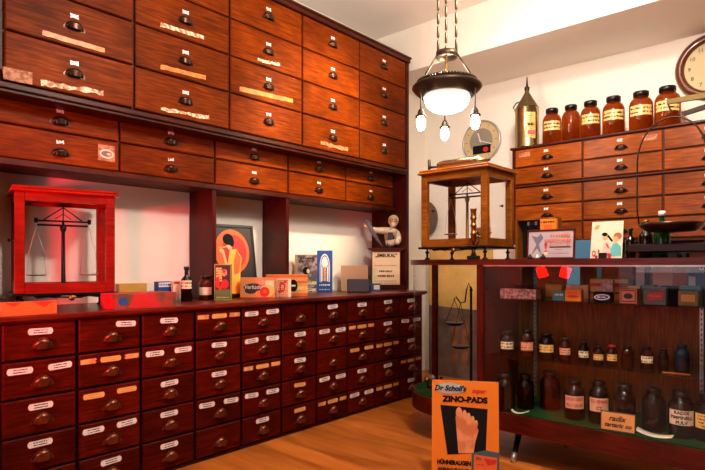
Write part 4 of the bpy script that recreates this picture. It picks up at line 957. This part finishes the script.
hw = pr*1.0; ptb = []; ztop = bz(118, 665); zm = bz(160, 665)
ptb = [(pcx-hw*.98, -.1, zp+.048), (pcx-hw*1.04, -.1, zp+.12)]+[(pcx-hw*1.04*math.cos(PI*i/20), -.1, zm+(ztop-zm)*math.sin(PI*i/20)) for i in range(21)]+[(pcx+hw*1.04, -.1, zp+.12), (pcx+hw*.98, -.1, zp+.048)]
MB().tube(ptb, .0045, M_BRONZE, 8).build('bow', t)
hx_ = pcx-.03; zb2 = bz(103, 662)
MB().tube([(pcx, -.1, ztop), (pcx, -.1, ztop+.03), (pcx-.012, -.1, zb2-.02), (pcx, -.1, zb2)], .005, M_BRASS).build('hook', t)
m = MB(); m.prism([(pcx-.02, zb2-.012), (.62, zb2-.018), (.62, zb2+.018), (pcx-.02, zb2+.012)], -.108, -.092, M_OLIVE); m.build('beam', t)
m = MB(); m.prism([(pcx+.05, zb2-.075), (.62, zb2+.03), (.62, zb2+.06), (pcx+.04, zb2-.055)], -.07, -.05, M_BRONZE); m.build('lower_beam', t)
MB().lathe([(.001, bz(244, 660)), (.09, bz(244, 660)), (.05, bz(244, 660)+.03), (.022, bz(244, 660)+.08), (.018, zb2+.04), (.001, zb2+.06)], M_BRASS, (.3-.12, -.03, 0), 24).build('column', t)
carton('folded_papers', 'stack of cream papers under the wooden scale board', 'papers', 673, 687, 253, 257.5, ZT, .1, M_LABW, 'C') if False else None
x, Y = at_y(681, 3.3), 3.3
m = MB(); m.box(-.04, .04, 0, .1, 0, .028, M_LABW, .002); tag(m.build('carton', None, (x, Y, ZT)), 'cream flat carton lying under the wooden scale board', 'box')
m = MB(); m.box(-.06, .06, 0, .1, 0, .028, M_ORINK, .002); tag(m.build('carton', None, (at_y(699, 3.3), 3.3, ZT)), 'orange flat carton lying under the wooden scale board', 'box')

# ------------------------------------------------------------------ inside the case: top glass shelf
def incase(name, label, cat, px0, px1, yt, Y, z0, dp, mat, layers=None, rot=0, cham=.001):
    a, b = at_y(px0, Y), at_y(px1, Y); x = (a+b)/2; h = zof(yt, x, Y)-z0
    t = thing(name, label, cat, (x, Y, z0), rot)
    MB().box(-(b-a)/2, (b-a)/2, 0, dp, 0, h, mat, cham).build('box_body', t)
    if layers: art(layers, -(b-a)/2, 0, b-a, h, 'printed_front', t)
    return t, b-a, h
ZA, ZB, ZE = .95, .607, ZD+.004
incase('long_box', 'long speckled pink and white box at the left end of the upper glass shelf', 'box', 500, 536, 289, 3.12, ZA, .07, mottled('speckled pink box', srgb(170, 96, 88), srgb(226, 190, 180), 60))
incase('small_box', 'teal carton on the upper glass shelf beside the orange one', 'box', 552.5, 564.5, 291, 3.12, ZA, .04, M_TEAL, scribble(.2, .9, .6, .25, M_WHITE, 5, R_))
incase('small_box', 'bright orange carton with red print on the upper glass shelf', 'box', 565, 581, 289.5, 3.1, ZA, .04, M_ORANGE, [(M_REDINK, ell(.5, .4, .38, .12))]+scribble(.2, .8, .7, .1, M_REDINK, 5, R_))
t, wd, h = incase('oval_tin', 'dark tin with white lettered oval lying on the upper glass shelf', 'tin', 593, 611, 292, 3.1, ZA, .05, M_INK, [(M_WHITE, ell(.5, .5, .44, .28, 24, .1)), (M_BLUE, ell(.5, .5, .38, .2, 24, .1))]+scribble(.25, .75, .5, .16, M_WHITE, 5, R_), cham=.004)
incase('small_box', 'pale grey pink upright carton behind the dark oval tin', 'box', 601, 613, 280, 3.2, ZA, .03, mottled('grey pink carton', srgb(160, 130, 130), srgb(210, 170, 165), 50))
incase('small_box', 'pink brown box with framed dark oval on the upper glass shelf', 'box', 619.5, 637, 289, 3.12, ZA, .05, plain('pink brown box', srgb(206, 120, 90), .5), [(M_DKBR, rect(.08, .92, .1, .92)), (plain('salmon print', srgb(216, 134, 104), .5), rect(.12, .88, .16, .86)), (M_DKBR, ell(.5, .5, .26, .2))])
incase('small_box', 'grey box with slanting red label on the upper glass shelf', 'box', 643.5, 666, 287, 3.12, ZA, .05, M_GREY, [(M_RED, [(.15, .2), (.85, .3), (.9, .75), (.2, .62)])]+scribble(.25, .8, .48, .1, M_ORINK, 6, R_))
incase('small_box', 'olive brown box at the right end of the upper glass shelf', 'box', 678, 698, 291, 3.14, ZA, .05, plain('olive box', srgb(122, 100, 40), .5), [(M_TAN, rect(.15, .85, .25, .75))])
incase('tray', 'black tray behind the speckled pink box on the upper shelf', 'tray', 513, 528, 284, 3.32, ZA, .08, M_CAP)
incase('round_tin', 'yellow flat tin at the back of the upper shelf behind the teal carton', 'tin', 545, 562, 284, 3.34, ZA, .08, plain('mustard tin', srgb(210, 140, 40), .4), cham=.006)
incase('small_box', 'pale carton at the back of the upper shelf behind the orange carton', 'box', 566, 588, 285, 3.34, ZA, .06, M_LABP)
incase('flat_box', 'wide red and tan flat box at the back of the upper shelf', 'box', 590, 628, 279, 3.36, ZA, .1, M_TAN, [(M_RED, rect(0, 1, .62, .8)), (M_DKBR, rect(0, 1, .3, .36))])
incase('window_reflection', 'white and pink reflection built as a card at the back of the upper shelf', 'card', 636, 644, 267, 3.44, ZA, .01, M_LABW, [(M_PK, rect(.1, .9, .4, .8)), (M_TEAL, rect(.1, .9, .1, .3))])  # standing cards here model the street window's reflections in the case glass
incase('window_reflection', 'plain peach window reflection standing at the back of the upper shelf', 'card', 653, 672, 267, 3.44, ZA, .01, plain('peach window reflection', srgb(236, 176, 130), .5))
incase('window_reflection', 'white and blue reflection built as a card at the back right of the upper shelf', 'card', 687, 704, 270, 3.44, ZA, .01, M_BLUE, [(M_WHITE, rect(.1, .5, .3, .8))])
for i, (p0, p1, yt_, mm_, lb) in enumerate(((628, 640, 286, M_TAN, 'flat tan box behind the pink brown box on the upper shelf'), (641, 655, 285, M_GREY, 'flat grey box behind the grey red box on the upper shelf'), (660, 676, 286, M_INK, 'flat black box behind the olive box on the upper shelf'), (680, 700, 286, M_TEAL, 'flat teal box at the back right of the upper shelf'))):
    incase('flat_box', lb, 'box', p0, p1, yt_, 3.3, ZA, .07, mm_)
# middle shelf bottles
mid = [(507, 331, 356, 14, M_AMBERD, M_CAP, M_LABC, 'dark jar with white label, leftmost on the middle shelf'),
       (527, 329.5, 359, 13.5, M_AMBERM, M_CAP, M_LABP, 'amber jar with pink orange label beside the left shelf rail'),
       (546.5, 333, 360, 15.5, M_AMBERD, M_CAP, M_LABY, 'wide dark jar with yellow label on the middle shelf'),
       (565, 338, 361.5, 11.5, M_AMBERM, M_CAP, M_LABP, 'small amber jar with pink label, fourth from left on middle shelf'),
       (583.5, 342, 363.5, 10.5, M_AMBERD, M_CAP, M_LABC, 'small dark jar with cream label, fifth from left on middle shelf'),
       (598.5, 346, 365.5, 10.5, M_AMBERM, M_CAP, M_LABY, 'small amber jar left of the red-capped jar'),
       (612, 345, 367, 10.5, M_AMBERM, M_REDCAP, M_LABY, 'small amber jar with a red cap on the middle shelf'),
       (627.5, 345.5, 368, 11.5, M_AMBERM, M_CAP, None, 'unlabelled amber jar right of the red-capped jar'),
       (647, 346.5, 369.5, 12, M_AMBERM, M_CAP, M_LABC, 'amber jar with cream label, last labelled on the middle shelf'),
       (663.5, 349, 371, 9.5, M_AMBERD, M_CAP, None, 'small dark phial left of the blue jar on middle shelf'),
       (682, 344.5, 373, 14, M_BLUEG, M_BLUEG, None, 'large dark blue jar at the right end of middle shelf')]
for px, yt, ybm, wp, gm, cm, lm, lbl in mid:
    place_v('bottle_jar', lbl, 'jar', px, yt, ybm, wp, ZB, gm, cm, 'jar', lm, (.28, .58), 'jars on the middle shelf')
# wooden spatula strip beside them
x, y, t_ = at_z(676, 374, ZB); tag(MB().box(-.06, .06, -.008, .008, 0, .005, W_BALO, .001).build('wooden_spatula', None, (x, y+.0, ZB), (0, 0, .12)), 'thin wooden spatula lying before the blue jar on the middle shelf', 'spatula')
low = [(505, 373, 412, 20, M_AMBERD, None, None, 'black jar at the left end of the bottom deck'),
       (525.5, 374, 410, 17, M_AMBERD, None, None, 'narrow dark jar, second from left on the bottom deck'),
       (550, 371, 411, 20, M_AMBERD, None, None, 'large dark jar behind the curled paper strip on bottom deck'),
       (574.5, 379.5, 421, 20, M_AMBERD, M_LABP, ['RADIX GENT', 'PULV GROSS'], 'brown jar with two-line red printed label on the bottom deck'),
       (599, 380.5, 425, 20, M_AMBERD, M_LABP, ['FOL SENNAE', 'CT'], 'brown jar with label left of the handwritten card'),
       (624.5, 384, 431, 21, M_AMBERD, None, None, 'unlabelled brown jar directly behind the handwritten card'),
       (654, 388, 433, 22, M_AMBERD, None, None, 'plain black jar behind the curled paper on the bottom deck'),
       (681.5, 391, 440, 24.5, M_AMBERD, M_LABW, ['RADIX', 'PIMPINELL', 'PULV'], 'big brown jar with three-line black lettered label'),
       (707.5, 395, 444, 24.5, M_AMBERD, M_LABY, None, 'brown jar cut by the right edge of the photo')]
for px, yt, ybm, wp, gm, lm, wds, lbl in low:
    mm_ = M_LABW if wds and lm == M_LABW else (plain('pink blank label', srgb(236, 186, 150), .5, var=.05) if wds else lm)
    place_v('storage_jar', lbl, 'jar', px, yt, ybm, wp, ZE, gm, M_CAP, 'jar', mm_, (.3, .62), 'storage jars on the bottom deck', wds, M_INK if lm == M_LABW else M_REDINK)
# handwritten card
x, y, t_ = at_z(617.5, 432, ZE); y -= 0
t = thing('handwritten_card', 'handwritten yellow card with dark border leaning on the jars', 'sign', (x, y, ZE), .12)
wd = .168; hh_ = .1
m = MB(); m.box(-wd/2, wd/2, 0, .006, 0, hh_, M_DKBR, .002); cp = m.build('card_border', t, (0, 0, 0), (-.15, 0, 0))
m = MB(); m.prism(rect(-wd/2+.006, wd/2-.006, .006, hh_-.006), -.001, 0, plain('amber card', srgb(226, 156, 80), .5, var=.08)); m.build('card_face', t, (0, 0, 0), (-.15, 0, 0))
text("radix", .038, M_INK, cp, (-.005, -.002, .065), shear=.35, bold=.0009); text("tartaric co", .03, M_INK, cp, (0, -.002, .032), shear=.35, bold=.0009)
# curled paper strips
def curl(label, px0, py0, px1, py1, bow, w_):
    xa_, ya_, _ = at_z(px0, py0, ZE); xb_, yb_, _ = at_z(px1, py1, ZE); mb = MB(); n = 16; vs = []
    for i in range(n+1):
        t = i/n; x = xa_+(xb_-xa_)*t; y = ya_+(yb_-ya_)*t-bow*4*t*(1-t)
        z = .003+.01*(1-4*t*(1-t))
        for j in (0, 1): vs.append((x, y+w_*j, z+.004*j)); vs.append((x, y+w_*j, z+.004*j-.002))
    fs = []
    for i in range(n):
        a = i*4; b = a+4; fs += [(a, b, b+2, a+2), (a+1, a+3, b+3, b+1), (a, a+1, b+1, b), (a+2, b+2, b+3, a+3)]
    fs += [(0, 2, 3, 1), (n*4, n*4+1, n*4+3, n*4+2)]
    mb.add(vs, fs, M_LABW, True); o = mb.build('paper_strip', None, (0, 0, ZE)); return tag(o, label, 'paper')
curl('curled cream paper strip lying before the plain black jar', 635, 432, 672, 440.5, .02, .05)
curl('short curled white paper strip near the left end of the bottom deck', 511, 412, 528, 414, .03, .02)

# ------------------------------------------------------------------ inside the curved corner: hand scale on a stand, weights
x, y = at_y(462, 3.3), 3.3
t = thing('column_scale', 'small black hanging scale on a stand inside the curved glass corner', 'scale', (x, y, ZE), face_cam(x, y)); s = dep(x, y)/F
zq = lambda py: zof(py, x, y)-ZE
MB().lathe([(.001, 0), (.06, 0), (.06, .01), (.03, .02), (.01, .03), (.008, zq(292)), (.012, zq(290)), (.001, zq(286))], M_DARK, (.06, 0, 0), 20).build('stand', t)
MB().tube([(.06, 0, zq(290)), (.045, 0, zq(283)), (.03, 0, zq(290)), (.02, 0, zq(302)), (-.01, 0, zq(303)), (-.04, 0, zq(297)), (-.055, 0, zq(300))], .005, M_DARK).build('beam', t)
for cx_, zr, zp_ in ((-.05, 300, 326), (-.01, 303, 349)):
    m = MB(); m.lathe([(.001, 0), (.045, .004), (.068, .02), (.066, .024), (.001, .008)], M_DARK, (cx_, 0, zq(zp_)), 24)
    for s_2 in (-1, 1): m.tube([(cx_, 0, zq(zr)), (cx_+s_2*.062, 0, zq(zp_)+.02)], .0022, M_DARK, 6)
    m.build('weighing_pan', t)
for px, py, r_, h_, lb, mt in ((427, 382, .02, .05, 'dark brass weight nearest the curved glass on green felt', M_BRASS), (433, 379, .024, .035, 'short steel weight on green felt in the glass corner', M_STEEL), (441, 385, .02, .06, 'tall black weight on green felt in the glass corner', M_DARK), (430, 388, .022, .04, 'front black weight on green felt behind the curved glass', M_DARK)):
    x, y, _ = at_z(px, py, ZE)
    tag(MB().lathe([(.001, 0), (r_, 0), (r_, h_*.6), (r_*.5, h_*.7), (r_*.4, h_*.8), (r_*.6, h_*.95), (.001, h_)], mt, n=20).build('scale_weight', None, (x, y, ZE)), lb, 'weight')
# tall display board behind the case corner
xa_, xb_ = at_y(429, 4.9), at_y(492, 4.9); wB = xb_-xa_; hB = zof(249, xa_, 4.9)
t = thing('display_board', 'tall tan and grey brown painted board standing against the back wall behind the case', 'board', ((xa_+xb_)/2, 4.9, 0), 0)
v1 = zof(305, xa_, 4.9)
m = MB(); m.prism([(-wB/2, v1), (wB/2, v1-.03), (wB/2, hB), (-wB/2, hB)], 0, .02, M_TAN); m.build('upper_board', t)
m = MB(); m.prism([(-wB/2, 0), (wB/2, 0), (wB/2, v1-.03), (-wB/2, v1)], 0, .02, M_GBROWN); lb_ = m.build('lower_board', t)
m = MB(); m.prism([(-.08, .15), (-.02, .15), (-.01, .62), (-.07, .6)], -.003, 0, M_LEGP); m.prism([(.03, .15), (.1, .15), (.11, .6), (.04, .62)], -.003, 0, M_LEGP); m.build('painted_legs', lb_)
# blue panel low behind the scales (inside the recess of the back cabinet)
x = at_y(582, 4.5); m = MB(); m.box(-.12, .12, 0, .1, 0, zof(240, x, 4.5)-.9, plain('dusty blue carton', srgb(60, 110, 140), .6), .002)
tag(m.build('carton', None, (x, 4.5, .9)), 'dusty blue carton in the recess under the back cabinet drawers', 'box')
# red neon sign in the shop window behind the camera
nx = -2.93; t = thing('neon_sign', 'red lit neon sign hanging beside the shop window behind the camera', 'sign', (nx, YF+.06, 1.05), PI)
for i, dx in enumerate((-.16, .16)):
    m = MB(); m.prism([(-.09, -.05), (.04, -.09), (.09, .05), (-.04, .09)] if i else [(-.04, -.09), (.09, -.05), (.04, .09), (-.09, .05)], -.02, .0, M_NEON); m.build('lit_panel', t, (dx, 0, .0))
MB().box(-.28, .28, .0, .03, -.14, .14, M_CAP).build('backboard', t)
